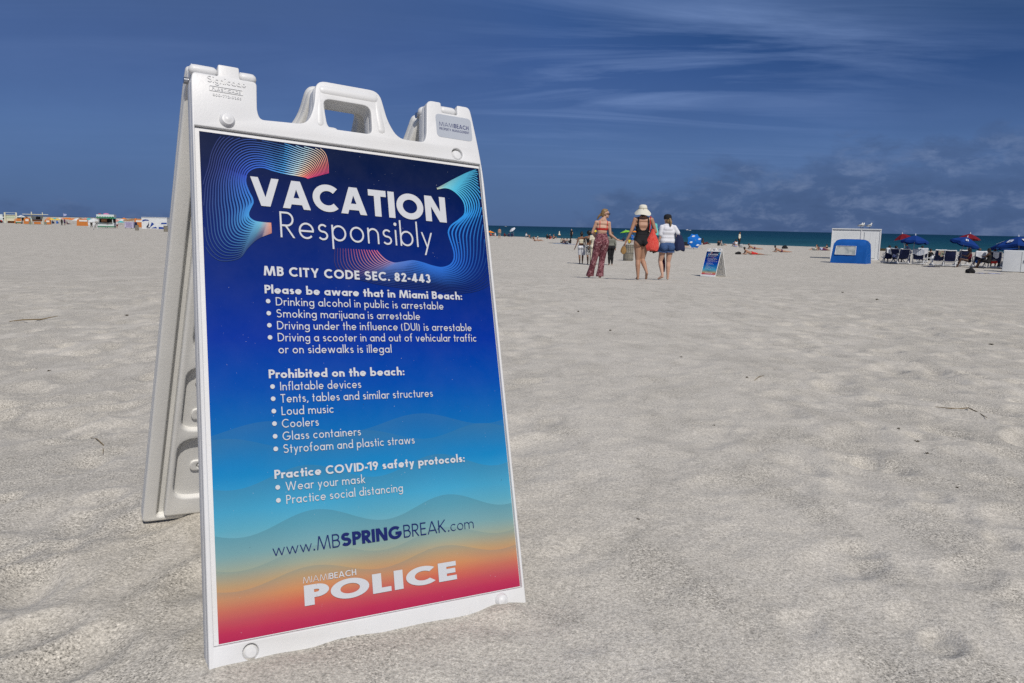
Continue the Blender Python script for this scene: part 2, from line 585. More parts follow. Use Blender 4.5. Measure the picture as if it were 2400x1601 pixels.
def glyph(ch, w):
    """strokes (cap height 1, stroke thickness w) and advance"""
    h = w / 2; x = 0.64; A = 1.07; T = 1 - h; q = x - h
    cw = 0.60 + 0.35 * w                          # lowercase bowl width
    r, ry = cw / 2 - h, x / 2 - h
    if ch in '0O':
        W = (1.02 if ch == 'O' else 0.58 + .4 * w)
        return [E(W / 2, .5, W / 2 - h, .5 - h)], W
    if ch in 'CG':
        st = [E(.5, .5, .5 - h, .5 - h, 46, 316)]
        if ch == 'C': return st, .86
        return [E(.5, .5, .5 - h, .5 - h, 46, 352), L((.52, .45), (1.0 - .3 * h, .45))], 1.0
    if ch == 'A':
        W = .80 + .55 * w
        return [D((.55 * w, 0), (W / 2 - .10 * w, 1)), D((W - .55 * w, 0), (W / 2 + .10 * w, 1)), L((.17 + .5 * w, .27), (W - .17 - .5 * w, .27))], W
    if ch == 'V':
        W = .78 + .55 * w
        return [D((W / 2 - .1 * w, 0), (.55 * w, 1)), D((W / 2 + .1 * w, 0), (W - .55 * w, 1))], W
    if ch == 'Y':
        W = .70 + .5 * w
        return [L((W / 2, 0), (W / 2, .47)), D((W / 2, .40), (.55 * w, 1), .40), D((W / 2, .40), (W - .55 * w, 1), .40)], W
    if ch == 'W':
        W = 1.25 + .6 * w; a = .55 * w
        return [D((W * .27, 0), (a, 1)), D((W * .27, 0), (W / 2, 1)), D((W * .73, 0), (W / 2, 1)), D((W * .73, 0), (W - a, 1))], W
    if ch == 'M':
        W = 1.0 + .5 * w
        return [D((h, 0), (.16 + h * .4, 1)), D((W / 2, 0), (.16 + h, 1)), D((W / 2, 0), (W - .16 - h, 1)), D((W - h, 0), (W - .16 - h * .4, 1))], W
    if ch == 'N':
        W = .70 + .5 * w
        return [L((h, 0), (h, 1)), L((W - h, 0), (W - h, 1)), D((W - h * 1.25, 0), (h * 1.25, 1))], W
    if ch == 'T':
        W = .54 + .45 * w
        return [L((0, T), (W, T)), L((W / 2, 0), (W / 2, T))], W
    if ch in 'IlL|':
        top = A if ch == 'l' else 1
        if ch == 'L': return [L((h, 0), (h, 1)), L((h, h), (.44 + .3 * w, h))], .44 + .3 * w
        return [L((h, 0), (h, top))], w
    if ch in 'EFH':
        W = .46 + .35 * w
        if ch == 'H': return [L((h, 0), (h, 1)), L((.64 - h + .2 * w, 0), (.64 - h + .2 * w, 1)), L((h, .52), (.6, .52))], .64 + .2 * w
        return [L((h, 0), (h, 1)), L((h, T), (W, T)), L((h, .51), (W - .03, .51))] + ([L((h, h), (W, h))] if ch == 'E' else []), W
    if ch in 'PRB':
        b = .46 if ch != 'B' else .53
        rr = (1 - b) / 2
        W = .52 + .25 * w
        st = [L((h, 0), (h, 1)), L((h, T), (W - rr, T)), L((h, b + h * .2), (W - rr, b + h * .2)), E(W - rr, (T + b + h * .2) / 2, rr - h * .6, (T - b - h * .2) / 2, -90, 90)]
        if ch == 'R': st.append(D((W - .2 * w + .02, 0), (W * .42, b), 0, b)); W += .05
        if ch == 'B':
            W2 = W + .06; r2 = (b + h * .2 - h) / 2
            st += [L((h, h), (W2 - r2 - h, h)), E(W2 - r2 - h, h + r2, r2, r2, -90, 90), L((h, b + h * .2), (W2 - r2 - h, b + h * .2))]
            W = W2
        return st, W
    if ch == 'D':
        W = .78 + .15 * w
        return [L((h, 0), (h, 1)), L((h, T), (W - .5, T)), L((h, h), (W - .5, h)), E(W - .5, .5, .5 - h, .5 - h, -90, 90)], W
    if ch in 'Ss':
        H = 1.0 if ch == 'S' else x
        r1 = (H - 2 * h) * .235; r2 = (H - 2 * h) * .265
        k = 1.18
        W = 2 * r2 * k + w
        return [('S', W / 2, H, h, r1, r2, k)], W
    if ch == 'U':
        W = .64 + .3 * w; rr = W / 2 - h
        return [L((h, 1), (h, rr + h)), L((W - h, 1), (W - h, rr + h)), E(W / 2, rr + h, rr, rr, 180, 360)], W
    if ch == 'K':
        W = .62 + .4 * w
        return [L((h, 0), (h, 1)), D((h * 1.6, .42), (W - .5 * w, 1), .3, 1), D((W - .5 * w, 0), (h * 2 + .06, .58), 0, .60)], W
    if ch in 'adgqbpo':
        bowl = E(cw / 2, x / 2, r, ry)
        if ch == 'o': return [bowl], cw
        if ch == 'a': return [bowl, L((cw - h, 0), (cw - h, x))], cw
        if ch == 'd': return [bowl, L((cw - h, 0), (cw - h, A))], cw
        if ch == 'b': return [bowl, L((h, 0), (h, A))], cw
        if ch == 'p': return [bowl, L((h, -.32), (h, x))], cw
        if ch == 'g': return [bowl, L((cw - h, x), (cw - h, -.08)), E(cw / 2, -.08, r, .24 - h, 180 + 25, 360)], cw
    if ch == 'c': return [E(cw / 2, x / 2, r, ry, 45, 315)], cw * .9
    if ch == 'e': return [E(cw / 2, x / 2, r, ry, 0, 318), L((h, x / 2 - h * .3), (cw - h * .3, x / 2 - h * .3))], cw
    if ch in 'nhmr':
        aw = .48 + .5 * w
        rr = aw / 2 - h
        st = [L((h, 0), (h, A if ch == 'h' else x))]
        if ch == 'r':
            return st + [E(h + .22, q - .17, .22, .17, 62, 180)], .32 + .3 * w
        cy = q - min(rr, .26)
        st += [E(aw / 2, cy, rr, q - cy, 0, 180), L((aw - h, cy), (aw - h, 0))]
        if ch == 'm':
            o = aw - w
            st += [E(o + aw / 2, cy, rr, q - cy, 0, 180), L((o + aw - h, cy), (o + aw - h, 0))]
            return st, o + aw
        return st, aw
    if ch == 'u':
        aw = .48 + .5 * w; rr = aw / 2 - h; cy = h + min(rr, .26)
        return [L((h, x), (h, cy)), L((aw - h, x), (aw - h, 0)), E(aw / 2, cy, rr, cy - h, 180, 360)], aw
    if ch == 'i': return [L((h, 0), (h, x)), DOT(h, .88, max(h * 1.15, .07))], w
    if ch == 'j': return [L((h, -.30), (h, x)), DOT(h, .88, max(h * 1.15, .07))], w
    if ch == 't': return [L((.10 + h, 0), (.10 + h, .92)), L((0, q), (.2 + w, q))], .2 + w
    if ch == 'f': return [L((.10 + h, 0), (.10 + h, .85)), L((0, q), (.2 + w, q)), E(.10 + h + .17, .85, .17, A - h - .85, 75, 180)], .24 + w
    if ch == 'k':
        W = .46 + .5 * w
        return [L((h, 0), (h, A)), D((h * 1.4, .25), (W - .5 * w, x), .15, x), D((W - .45 * w, 0), (h * 2 + .03, .38), 0, .42)], W
    if ch == 'v':
        W = .50 + .6 * w
        return [D((W / 2 - .1 * w, 0), (.55 * w, x), 0, x), D((W / 2 + .1 * w, 0), (W - .55 * w, x), 0, x)], W
    if ch == 'w':
        W = .86 + .8 * w; a = .55 * w
        return [D((W * .27, 0), (a, x), 0, x), D((W * .27, 0), (W / 2, x), 0, x), D((W * .73, 0), (W / 2, x), 0, x), D((W * .73, 0), (W - a, x), 0, x)], W
    if ch == 'y':
        W = .50 + .6 * w
        return [D((W / 2, 0), (.55 * w, x), 0, x), D((W / 2 - .30 * (W / 2 - .55 * w) / x - .02, -.32), (W - .55 * w, x), -.32, x)], W
    if ch == '1': return [L((.16 + h, 0), (.16 + h, 1)), D((0, .82), (.16 + h, .97), .7, 1)], .16 + w
    if ch == '2':
        W = .52 + .3 * w; rr = W / 2 - h
        return [E(W / 2, T - rr, rr, rr, -28, 170), D((h * 1.3, 0), (W - h * 1.5, T - rr * 1.4), 0, T - rr * 1.25), L((0.02, h), (W, h))], W
    if ch == '3':
        W = .50 + .3 * w
        return [E(W / 2 - .02, .75 - h * .4, W / 2 - h - .02, .25 - h * .6, -90, 160), E(W / 2, .27 + h * .2, W / 2 - h, .25 - h * .6 + .02, -160, 90)], W
    if ch == '4':
        W = .60 + .3 * w
        return [L((W - .12 - h, 0), (W - .12 - h, 1)), L((0, .25), (W, .25)), D((h, .25 - h), (W - .14 - h, 1), .25 - h, 1)], W
    if ch == '5':
        W = .52 + .3 * w
        return [L((.10, T), (W, T)), L((.10 + h, T), (.06 + h, .52)), E(W / 2 - .02, .32, W / 2 - h, .32 - h, -150, 130)], W
    if ch == '7':
        W = .52 + .3 * w
        return [L((0, T), (W, T)), D((.12 + h, 0), (W - h, 1))], W
    if ch == '8':
        W = .54 + .3 * w
        return [E(W / 2, .75 - h * .35, W / 2 - h - .03, .25 - h * .65), E(W / 2, .28, W / 2 - h, .28 - h)], W
    if ch == '9':
        W = .56 + .35 * w; rr = W / 2 - h
        return [E(W / 2, T - rr * 1.05, rr, rr * 1.05), D((.16 + h, 0), (W - h * 1.2, T - rr * 1.35), 0, T - rr * 1.1)], W
    if ch == '.': return [DOT(max(h * 1.1, .07), max(h * 1.1, .07), max(h * 1.1, .07))], max(w * 1.1, .14)
    if ch == ',': return [D((0, -.14), (h + .06, .12), -.14, .12)], w + .04
    if ch == ':': return [DOT(max(h, .07), .10, max(h, .07)), DOT(max(h, .07), .50, max(h, .07))], max(w, .14)
    if ch == '-': return [L((0, .36), (.28 + .2 * w, .36))], .28 + .2 * w
    if ch == '(': return [E(.42, .42, .42 - h, .72, 140, 220)], .2 + w
    if ch == ')': return [E(-.2, .42, .42 - h, .72, -40, 40)], .2 + w
    if ch == '*': return [DOT(.20, .5, .30)], .40
    return [], .3


def ribbon(pts, w, closed=False):
    n = len(pts)
    out = []
    for i in range(n):
        p = Vector(pts[i])
        a = Vector(pts[i - 1]) if (i or closed) else None
        b = Vector(pts[(i + 1) % n]) if (i < n - 1 or closed) else None
        d1 = (p - a).normalized() if a is not None else (b - p).normalized()
        d2 = (b - p).normalized() if b is not None else d1
        t = (d1 + d2).normalized()
        nn = Vector((-t.y, t.x))
        k = max(nn.dot(Vector((-d1.y, d1.x))), .4)
        out.append((p + nn * (w / 2 / k), p - nn * (w / 2 / k)))
    return out


def clipy(poly, lo, hi):
    for s, lim in ((1, lo), (-1, -hi)):
        res = []
        for i in range(len(poly)):
            a, b = poly[i - 1], poly[i]
            fa, fb = s * a[1] - lim, s * b[1] - lim
            if (fa >= 0) != (fb >= 0):
                t = fa / (fa - fb)
                res.append((a[0] + (b[0] - a[0]) * t, a[1] + (b[1] - a[1]) * t))
            if fb >= 0: res.append((b[0], b[1]))
        poly = res
        if not poly: return []
    return poly


def text_polys(s, w, track=0.13):
    """polygons [(layer, pts)] for a string, and its width"""
    x = 0.0; P = []
    for ch in s:
        if ch == ' ':
            x += .34 + .2 * w; continue
        st, adv = glyph(ch, w)
        for k, g in enumerate(st):
            quads = []
            if g[0] == 'L':
                rb = ribbon(g[1], w)
            elif g[0] == 'D':
                a, b = Vector(g[1]), Vector(g[2])
                d = (b - a)
                rb = ribbon([a - d * .5, b + d * .5], w * min(1.0, .86 + .1))
                pl = clipy([tuple(rb[0][0]), tuple(rb[1][0]), tuple(rb[1][1]), tuple(rb[0][1])], g[3], g[4])
                if pl: P.append((k, [(x + u, v) for u, v in pl]))
                continue
            elif g[0] == 'E':
                _, cx, cy, rx, ry, a0, a1 = g
                full = abs(a1 - a0) >= 360
                n = max(6, int(abs(a1 - a0) / 9))
                pts = [(cx + rx * math.cos(R(a0 + (a1 - a0) * i / n)), cy + ry * math.sin(R(a0 + (a1 - a0) * i / n))) for i in range(n + (0 if full else 1))]
                rb = ribbon(pts, w, full)
                if full: rb.append(rb[0])
            elif g[0] == 'S':
                _, cx, H, h, r1, r2, kx = g
                pts = [(cx + kx * r1 * math.cos(R(a)), H - h - r1 + r1 * math.sin(R(a))) for a in range(32, 271, 14)]
                pts += [(cx + kx * r2 * math.cos(R(a)), h + r2 + r2 * math.sin(R(a))) for a in range(76, -150, -14)]
                rb = ribbon(pts, w)
            else:
                _, cx, cy, rr = g
                P.append((k, [(x + cx + rr * math.cos(2 * PI * i / 18), cy + rr * math.sin(2 * PI * i / 18)) for i in range(18)]))
                continue
            for i in range(len(rb) - 1):
                P.append((k, [(x + p.x, p.y) for p in (rb[i][0], rb[i + 1][0], rb[i + 1][1], rb[i][1])]))
        x += adv + track
    return P, x - track


def text_into(mb, s, x0, base, cap, w, x1=None, z=0.0004, track=0.13, M=None, th=0.0):
    P, wd = text_polys(s, w, track)
    sx = (x1 - x0) / wd if x1 is not None else cap
    for k, pl in P:
        zz = z + k * 3e-5
        vs = [Vector((x0 + u * sx, base + v * cap, zz)) for u, v in pl]
        area = sum(vs[i - 1].x * vs[i].y - vs[i].x * vs[i - 1].y for i in range(len(vs)))
        if area < 0: vs.reverse()
        if M is not None: vs = [M @ v for v in vs]
        mb.add(vs, [tuple(range(len(vs)))])
    return mb


# ------------------------------------------------------------------ moulded plates
def rpoly(pts, n=5):
    """closed polygon with rounded corners; pts = (x, y[, radius])"""
    out = []
    N_ = len(pts)
    for i, p in enumerate(pts):
        c = Vector(p[:2]); r = p[2] if len(p) > 2 else 0
        a = Vector(pts[i - 1][:2]) - c; b = Vector(pts[(i + 1) % N_][:2]) - c
        if r <= 0:
            out.append(tuple(c)); continue
        la, lb = a.length, b.length
        r = min(r, la * .48, lb * .48)
        p0 = c + a / la * r; p1 = c + b / lb * r
        for k in range(n + 1):
            t = k / n
            q = p0 * (1 - t) ** 2 + c * 2 * t * (1 - t) + p1 * t * t
            out.append(tuple(q))
    return out


def circ(cx, cy, r, n=20):
    return [(cx + r * math.cos(2 * PI * i / n), cy + r * math.sin(2 * PI * i / n)) for i in range(n)]


def rrect(x0, y0, x1, y1, r):
    return rpoly([(x0, y0, r), (x1, y0, r), (x1, y1, r), (x0, y1, r)])


def plate(loops, z0, z1, bev=0.003):
    """extruded outline with holes and rounded edges -> mesh"""
    cu = bpy.data.curves.new('plate', 'CURVE')
    cu.dimensions = '2D'; cu.fill_mode = 'BOTH'
    for lp in loops:
        sp = cu.splines.new('POLY')
        sp.points.add(len(lp) - 1)
        for p, q in zip(sp.points, lp): p.co = (q[0], q[1], 0, 1)
        sp.use_cyclic_u = True
    cu.bevel_depth = bev; cu.bevel_resolution = 2
    cu.offset = -bev
    cu.extrude = max((z1 - z0) / 2 - bev, 1e-4)
    o = bpy.data.objects.new('plate', cu)
    COL.objects.link(o)
    dg = bpy.context.evaluated_depsgraph_get(); dg.update()
    me = bpy.data.meshes.new_from_object(o.evaluated_get(dg))
    bpy.data.objects.remove(o)
    me.transform(Matrix.Translation((0, 0, (z0 + z1) / 2)))
    return me


def add_me(mb, me, M=None):
    M = M if M is not None else Matrix.Identity(4)
    mb.add([M @ v.co for v in me.vertices], [tuple(p.vertices) for p in me.polygons])
    return mb


PLASTIC = mat('white_plastic', (.63, .635, .64), 0.42, 0.4, var=.05, vs=5, bump=.045, bs=170)
# old scuffs, grime and yellowing on the moulded plastic
_N = PLASTIC.node_tree
_p = [n for n in _N.nodes if n.type == 'BSDF_PRINCIPLED'][0]
_src = _p.inputs['Base Color'].links[0].from_socket
_nt = NT.__new__(NT); _nt.t = _N
_tc = _nt.n('ShaderNodeTexCoord').outputs['Object']
_g = _nt.math('MULTIPLY', _nt.ramp(_nt.noise(_tc, 90, 3, 0.6), [(0.66, 0.0), (0.72, 1.0)]), _nt.ramp(_nt.noise(_tc, 9, 3, 0.6), [(0.45, 0.0), (0.65, 1.0)]))
_c = _nt.mix(_nt.math('MULTIPLY', _g, 0.35), _src, (.30, .285, .25))
_y = _nt.ramp(_nt.noise(_tc, 4.0, 4, 0.6), [(0.45, 0.0), (0.8, 0.35)])
_c = _nt.mix(_y, _c, (.52, .50, .44))
_N.links.new(_c, _p.inputs['Base Color'])
INNER = mat('shade_lifted_plastic', (.66, .655, .63), 0.5, 0.3, var=.06, vs=7, bump=.05, bs=150)  # same white plastic, base colour lightened to lift the rear panel's shade
STEEL = mat('steel', (.45, .46, .48), 0.3, 0.5, metal=1.0)


def outline(y_bot, knuckle):
    """panel silhouette with two hinge ears and a handle; knuckle=True: the hinge barrels step down in the ears"""
    d = -.024 if knuckle else 0.0
    e = 0.0 if knuckle else -.024
    return rpoly([
        (-.018, y_bot, .012), (.6042, y_bot, .012), (.6040, -.02, .03), (.598, .05, .03), (.588, .125, .01), (.584, .143 + e, .012),
        (.553, .143 + e, .004), (.552, .143 + d, .004), (.513, .143 + d, .004), (.512, .143 + e, .004), (.478, .143 + e, .014),
        (.470, .06, .03), (.463, .042, .012), (.402, .041, .03), (.381, .075, .04), (.366, .143, .021), (.229, .143, .021), (.221, .080, .04),
        (.204, .043, .02), (.112, .038, .012), (.107, .055, .02), (.109, .139 + d, .008), (.077, .139 + d, .003), (.0765, .139 + e, .004), (.0375, .139 + e, .004), (.037, .139 + d, .003),
        (-.009, .139 + d, .008), (-.0115, .10, .03)])


HANDLE_HOLE = rpoly([(.247, .041, .014), (.240, .105, .018), (.344, .105, .018), (.343, .042, .014)])


def front_frame():
    mb = MB()
    win = rrect(-.0085, -.9165, .5986, .0082, .001)
    add_me(mb, plate([outline(-1.0, True), win, HANDLE_HOLE, circ(.542, .025, .0135), circ(.050, -.935, .0135)], -.010, .0055, .002))
    add_me(mb, plate([outline(-.999, True), HANDLE_HOLE], -.040, -.0085, .006))
    # handle: fuller rounded legs and grip
    mb.cap((.232, .05, -.006), .0135, (.2355, .122, -.006), .0115, 12)
    mb.cap((.243, .1245, -.006), .0150, (.352, .1245, -.006), .0150, 12)
    mb.cap((.358, .118, -.006), .0120, (.364, .055, -.006), .0145, 12)
    for x, y, rz in ((.542, .025, -.004), (.050, -.935, -.004)):          # buttons sunk in their dimples
        mb.lathe([(.0001, .0080), (.0085, .0074), (.0112, .0052), (.0124, .0030), (.0137, .0010)], (x + .0012, y - .0012, rz), 20)
    for x, y in ((.050, .026), (.546, -.933)):                             # raised rivets
        mb.lathe([(.0001, .0125), (.0055, .0120), (.0065, .0112), (.0105, .0105), (.0130, .0070), (.0145, .0030)], (x, y, .0030), 22)
    # hinge barrels of this panel
    for x0, x1, y in ((.0380, .0760, .1275), (.4790, .5115, .1315), (.5535, .5835, .1315)):
        mb.cap((x0 + .006, y, -.030), .0125, (x1 - .006, y, -.030), .0125, 12)
    mb.cap((.252, .0455, -.02), .010, (.268, .0455, -.02), .010, 10)      # sand plug under the handle
    return mb


_a = R(20.9)
MF0 = Matrix(((1, 0, 0, 0), (0, math.sin(_a), -math.cos(_a), 0), (0, math.cos(_a), math.sin(_a), 0), (0, 0, 0, 1))) @ Matrix.Translation((0, -.125, .040))
MR0 = Matrix(((1, 0, 0, 0), (0, -math.sin(_a), -math.cos(_a), 0), (0, math.cos(_a), -math.sin(_a), 0), (0, 0, 0, 1))) @ Matrix.Translation((0, -.125, 0))
KN = MR0.inverted() @ MF0          # front panel space -> rear panel space


def rear_frame():
    """same panel seen from inside; Z grows towards the front panel"""
    mb = MB()
    holes = []
    add_me(mb, plate([outline(-1.0, False), HANDLE_HOLE], -.042, -.020, .006))
    rim_in = rpoly([(.014, -.985, .012), (.575, -.985, .012), (.570, .012, .03), (.020, .012, .03)])
    add_me(mb, plate([outline(-1.0, False), rim_in, HANDLE_HOLE], -.024, -.002, .005))
    rec = [rrect(.046, -.925, .500, -.740, .040), rrect(.048, -.712, .140, -.535, .030), rrect(.180, -.712, .480, -.535, .03),
           rrect(.054, -.490, .500, -.300, .04), rrect(.062, -.265, .500, -.150, .04), rrect(.085, -.120, .500, -.030, .03)]
    pl = rpoly([(.031, -.982, .01), (.560, -.982, .01), (.556, .000, .02), (.034, .000, .02)])
    add_me(mb, plate([pl] + rec, -.024, .006, .006))
    add_me(mb, plate([rrect(.040, -.975, .550, -.012, .01)], -.024, -.0085, .002))
    for cx, cy in ((.105, -.830), (.34, -.830), (.094, -.672), (.094, -.575), (.36, -.62), (.30, -.38), (.30, -.21)):
        add_me(mb, plate([rrect(cx - .024, cy - .016, cx + .024, cy + .016, .014), circ(cx, cy, .009)], -.010, -.004, .002))
        mb.lathe([(.0001, .006), (.004, .0055), (.006, .003), (.007, 0)], (cx, cy, -.009), 14)
    return mb


GRAD = [(0.0, (0, 20, 60)), (.06, (0, 22, 70)), (.16, (0, 29, 98)), (.30, (0, 40, 126)), (.43, (0, 50, 156)), (.53, (0, 76, 170)), (.62, (8, 105, 180)),
        (.70, (26, 132, 192)), (.765, (66, 164, 205)), (.80, (92, 168, 192)), (.845, (130, 174, 178)), (.875, (165, 172, 150)), (.900, (196, 160, 112)), (.925, (214, 142, 88)), (.945, (205, 108, 84)),
        (.965, (192, 78, 88)), (.985, (184, 52, 86)), (1.0, (176, 42, 82))]


def insert_material():
    mm = bpy.data.materials.new('printed_board'); mm.use_nodes = True
    N = NT(mm.node_tree)
    o = N.n('ShaderNodeOutputMaterial')
    p = N.n('ShaderNodeBsdfPrincipled', i_Roughness=0.42)
    p.inputs['Specular IOR Level'].default_value = 0.06
    tc = N.n('ShaderNodeTexCoord').outputs['Object']
    sp = N.n('ShaderNodeSeparateXYZ', i_0=tc)
    x, y = sp.outputs[0], sp.outputs[1]
    t = N.math('MULTIPLY', y, -1 / .914)
    c = N.ramp(t, [(q, tuple(.80 * j for j in lin(*k))) for q, k in GRAD])
    for base, amp, lam, ph, st, fade in ((-.560, .014, .30, .10, .22, .06), (-.585, .012, .26, .02, .18, .05), (-.6465, .0165, .267, .165, .34, .085), (-.7285, .0168, .268, .177, .42, .10), (-.788, .013, .262, .17, .22, .06), (-.822, .012, .262, .165, .26, .06)):
        yk = N.math('MULTIPLY_ADD', N.math('COSINE', N.math('MULTIPLY', N.math('SUBTRACT', x, ph), 2 * PI / lam)), amp, base)
        d = N.math('SUBTRACT', yk, y)
        f = N.math('MULTIPLY', N.math('GREATER_THAN', d, 0.0), N.math('SUBTRACT', 1.0, N.math('DIVIDE', d, fade), None, True))
        c = N.mix(N.math('MULTIPLY', f, st), c, (.06, .16, .20))
    dust = N.ramp(N.noise(tc, 260, 2, 0.5), [(0.75, 0.0), (0.79, 1.0)])
    c = N.mix(N.math('MULTIPLY', dust, 0.5), c, (.45, .47, .50))
    spot = N.ramp(N.noise(tc, 100, 2, 0.5), [(0.76, 0.0), (0.78, 1.0)])
    c = N.mix(N.math('MULTIPLY', spot, 0.6), c, (.02, .03, .05))
    film = N.ramp(N.noise(tc, 14, 6, 0.65), [(0.35, 0.0), (0.8, 0.015)])
    c = N.mix(film, c, (.5, .5, .5))
    N.t.links.new(c, p.inputs['Base Color'])
    N.t.links.new(p.outputs[0], o.inputs[0])
    return mm


def attr_material(name, rough=.45):
    mm = bpy.data.materials.new(name); mm.use_nodes = True
    N = NT(mm.node_tree)
    o = N.n('ShaderNodeOutputMaterial')
    p = N.n('ShaderNodeBsdfPrincipled', i_Roughness=rough)
    p.inputs['Specular IOR Level'].default_value = 0.25
    a = N.n('ShaderNodeAttribute', attribute_name='Col')
    N.t.links.new(a.outputs[0], p.inputs['Base Color'])
    N.t.links.new(p.outputs[0], o.inputs[0])
    return mm


def spline(pts, n):
    """Catmull-Rom through pts, n samples evenly by length"""
    P = np.array(pts, dtype=float)
    P = np.vstack([2 * P[0] - P[1], P, 2 * P[-1] - P[-2]])
    o = []
    for i in range(1, len(P) - 2):
        for t in np.linspace(0, 1, 12, endpoint=False):
            a, b, c, d = P[i - 1], P[i], P[i + 1], P[i + 2]
            o.append(.5 * (2 * b + (c - a) * t + (2 * a - 5 * b + 4 * c - d) * t * t + (3 * b - a - 3 * c + d) * t ** 3))
    o.append(P[-2])
    o = np.array(o)
    s = np.concatenate([[0], np.cumsum(np.hypot(*np.diff(o, axis=0).T))])
    u = np.linspace(0, s[-1], n)
    return np.stack([np.interp(u, s, o[:, 0]), np.interp(u, s, o[:, 1])], -1)


def swirl(mb, inner, outer, n, cols, fade, wid, bulge, zb):
    A_, B_ = spline(inner, 150), spline(outer, 150)
    for k in range(n):
        t = k / (n - 1)
        pts = A_ * (1 - t) + B_ * t
        rb = ribbon([tuple(q) for q in pts], 1.0)
        prev = None
        for i, (q, (l_, r_)) in enumerate(zip(pts, rb)):
            u = i / 149
            if not (.003 < q[0] < .594 and -.31 < q[1] < -.003):
                prev = None; continue
            w = wid(u, t)
            d = Vector(l_) - Vector(r_)
            d = d / max(d.length, 1e-6)
            a = Vector(q) + d * (w / 2); b = Vector(q) - d * (w / 2)
            c = np.array([np.interp(u, [s for s, _ in cols], [lin(*cc)[j] for _, cc in cols]) for j in range(3)])
            g = fade(u, t)
            bgc = np.array(lin(*GRAD[2][1])) * 0.9
            c = tuple((c * g + bgc * (1 - g)) * .85)
            if prev is not None:
                o = len(mb.v)
                z = zb + (k % 4) * 2e-5
                mb.add([(prev[0].x, prev[0].y, z), (prev[1].x, prev[1].y, z), (b.x, b.y, z), (a.x, a.y, z)], [(0, 1, 2, 3)])
                mb.c[o] = mb.c[o + 1] = prev[2]; mb.c[o + 2] = mb.c[o + 3] = c
            prev = (a, b, c)


mmv = lambda L_: [(a / 1000, b / 1000) for a, b in L_]
SW_A = mmv([(202, -70), (191, -67), (156, -65), (134, -62), (115, -58), (98, -61), (85, -71), (80, -84), (80, -95), (85, -111), (90, -122), (91, -131), (86, -142), (82, -152), (83, -161), (92, -168), (106, -170), (124, -170)])
SW_AO = mmv([(244, -54), (244, -32), (239, -11), (223, 0), (199, 5), (170, 14), (142, 18), (104, 21), (67, 15), (39, -5), (22, -36), (14, -68), (4, -102), (0, -131), (-3, -159), (-2, -196), (2, -220), (12, -238), (27, -248), (47, -247), (65, -239), (78, -221), (97, -202), (124, -188)])
SW_B = mmv([(486, -60), (507, -55), (523, -58), (538, -68), (549, -82), (552, -98), (548, -114), (532, -128), (514, -141), (505, -155), (506, -169), (511, -187), (514, -205), (511, -220), (500, -232), (481, -238), (460, -236), (436, -230), (414, -227), (391, -231), (372, -234), (355, -229), (343, -219), (335, -209)])
SW_BO = mmv([(486, -60), (533, -32), (577, -9), (603, -6), (649, -38), (651, -116), (642, -194), (614, -252), (569, -283), (507, -293), (450, -288), (394, -286), (340, -281), (297, -273), (260, -263), (245, -243), (247, -210)])


def swirls():
    mb = MB()
    swirl(mb, SW_A, SW_AO, 18,
          [(0, (214, 60, 120)), (.035, (232, 120, 110)), (.075, (240, 205, 170)), (.12, (190, 225, 235)), (.19, (70, 160, 225)), (.32, (40, 105, 210)), (.5, (25, 70, 185)), (.68, (38, 125, 210)), (.84, (55, 150, 215)), (.93, (110, 185, 210)), (1, (225, 150, 120))],
          lambda u, t: min(1, max(.10, (1 - .9 * t * (1 if .2 < u < .97 else 0)) * (1.0 if u < .22 else .95 - .35 * t))),
          lambda u, t: (.0022 if u < .25 else .0026 + .0012 * (u > .5) * (1 - t)) * (1 - .45 * t), 0, .00035)
    swirl(mb, SW_B, SW_BO, 17,
          [(0, (205, 215, 195)), (.04, (130, 200, 205)), (.10, (80, 185, 215)), (.25, (40, 145, 220)), (.5, (30, 105, 205)), (.75, (38, 105, 200)), (.88, (90, 120, 190)), (.95, (190, 130, 150)), (1, (205, 95, 130))],
          lambda u, t: min(1, max(.06, 1 - .95 * t * (1 if u > .3 else .3) - (.25 if .4 < u < .8 else 0) * t)),
          lambda u, t: (.0036 - .0014 * max(0, (u - .75) / .25)) * (1 - .45 * t), 0, .00035)
    return mb


WHITE_INK = mat('white_ink', (.50, .515, .545), 0.45, 0.25)
NAVY_INK = mat('navy_ink', lin(18, 30, 92), 0.45, 0.25)
B0 = [('Drinking alcohol in public is arrestable', .1247, -.3300, .4757), ('Smoking marijuana is arrestable', .1245, -.3530, .4193), ('Driving under the influence (DUI) is arrestable', .1247, -.3758, .5384),
      ('Driving a scooter in and out of vehicular traffic', .1247, -.3986, .5483), ('or on sidewalks is illegal', .1250, -.4214, .3505), ('Inflatable devices', .1245, -.4906, .2812), ('Tents, tables and similar structures', .1240, -.5134, .4337),
      ('Loud music', .1245, -.5364, .2232), ('Coolers', .1240, -.5594, .1926), ('Glass containers', .1240, -.5824, .2739), ('Styrofoam and plastic straws', .1240, -.6054, .3849), ('Wear your mask', .1245, -.6730, .2758), ('Practice social distancing', .1245, -.6965, .3517)]
DOTS = [-.3222, -.3453, -.3682, -.3912, -.4830, -.5055, -.5282, -.5510, -.5740, -.5968, -.6655, -.6885]


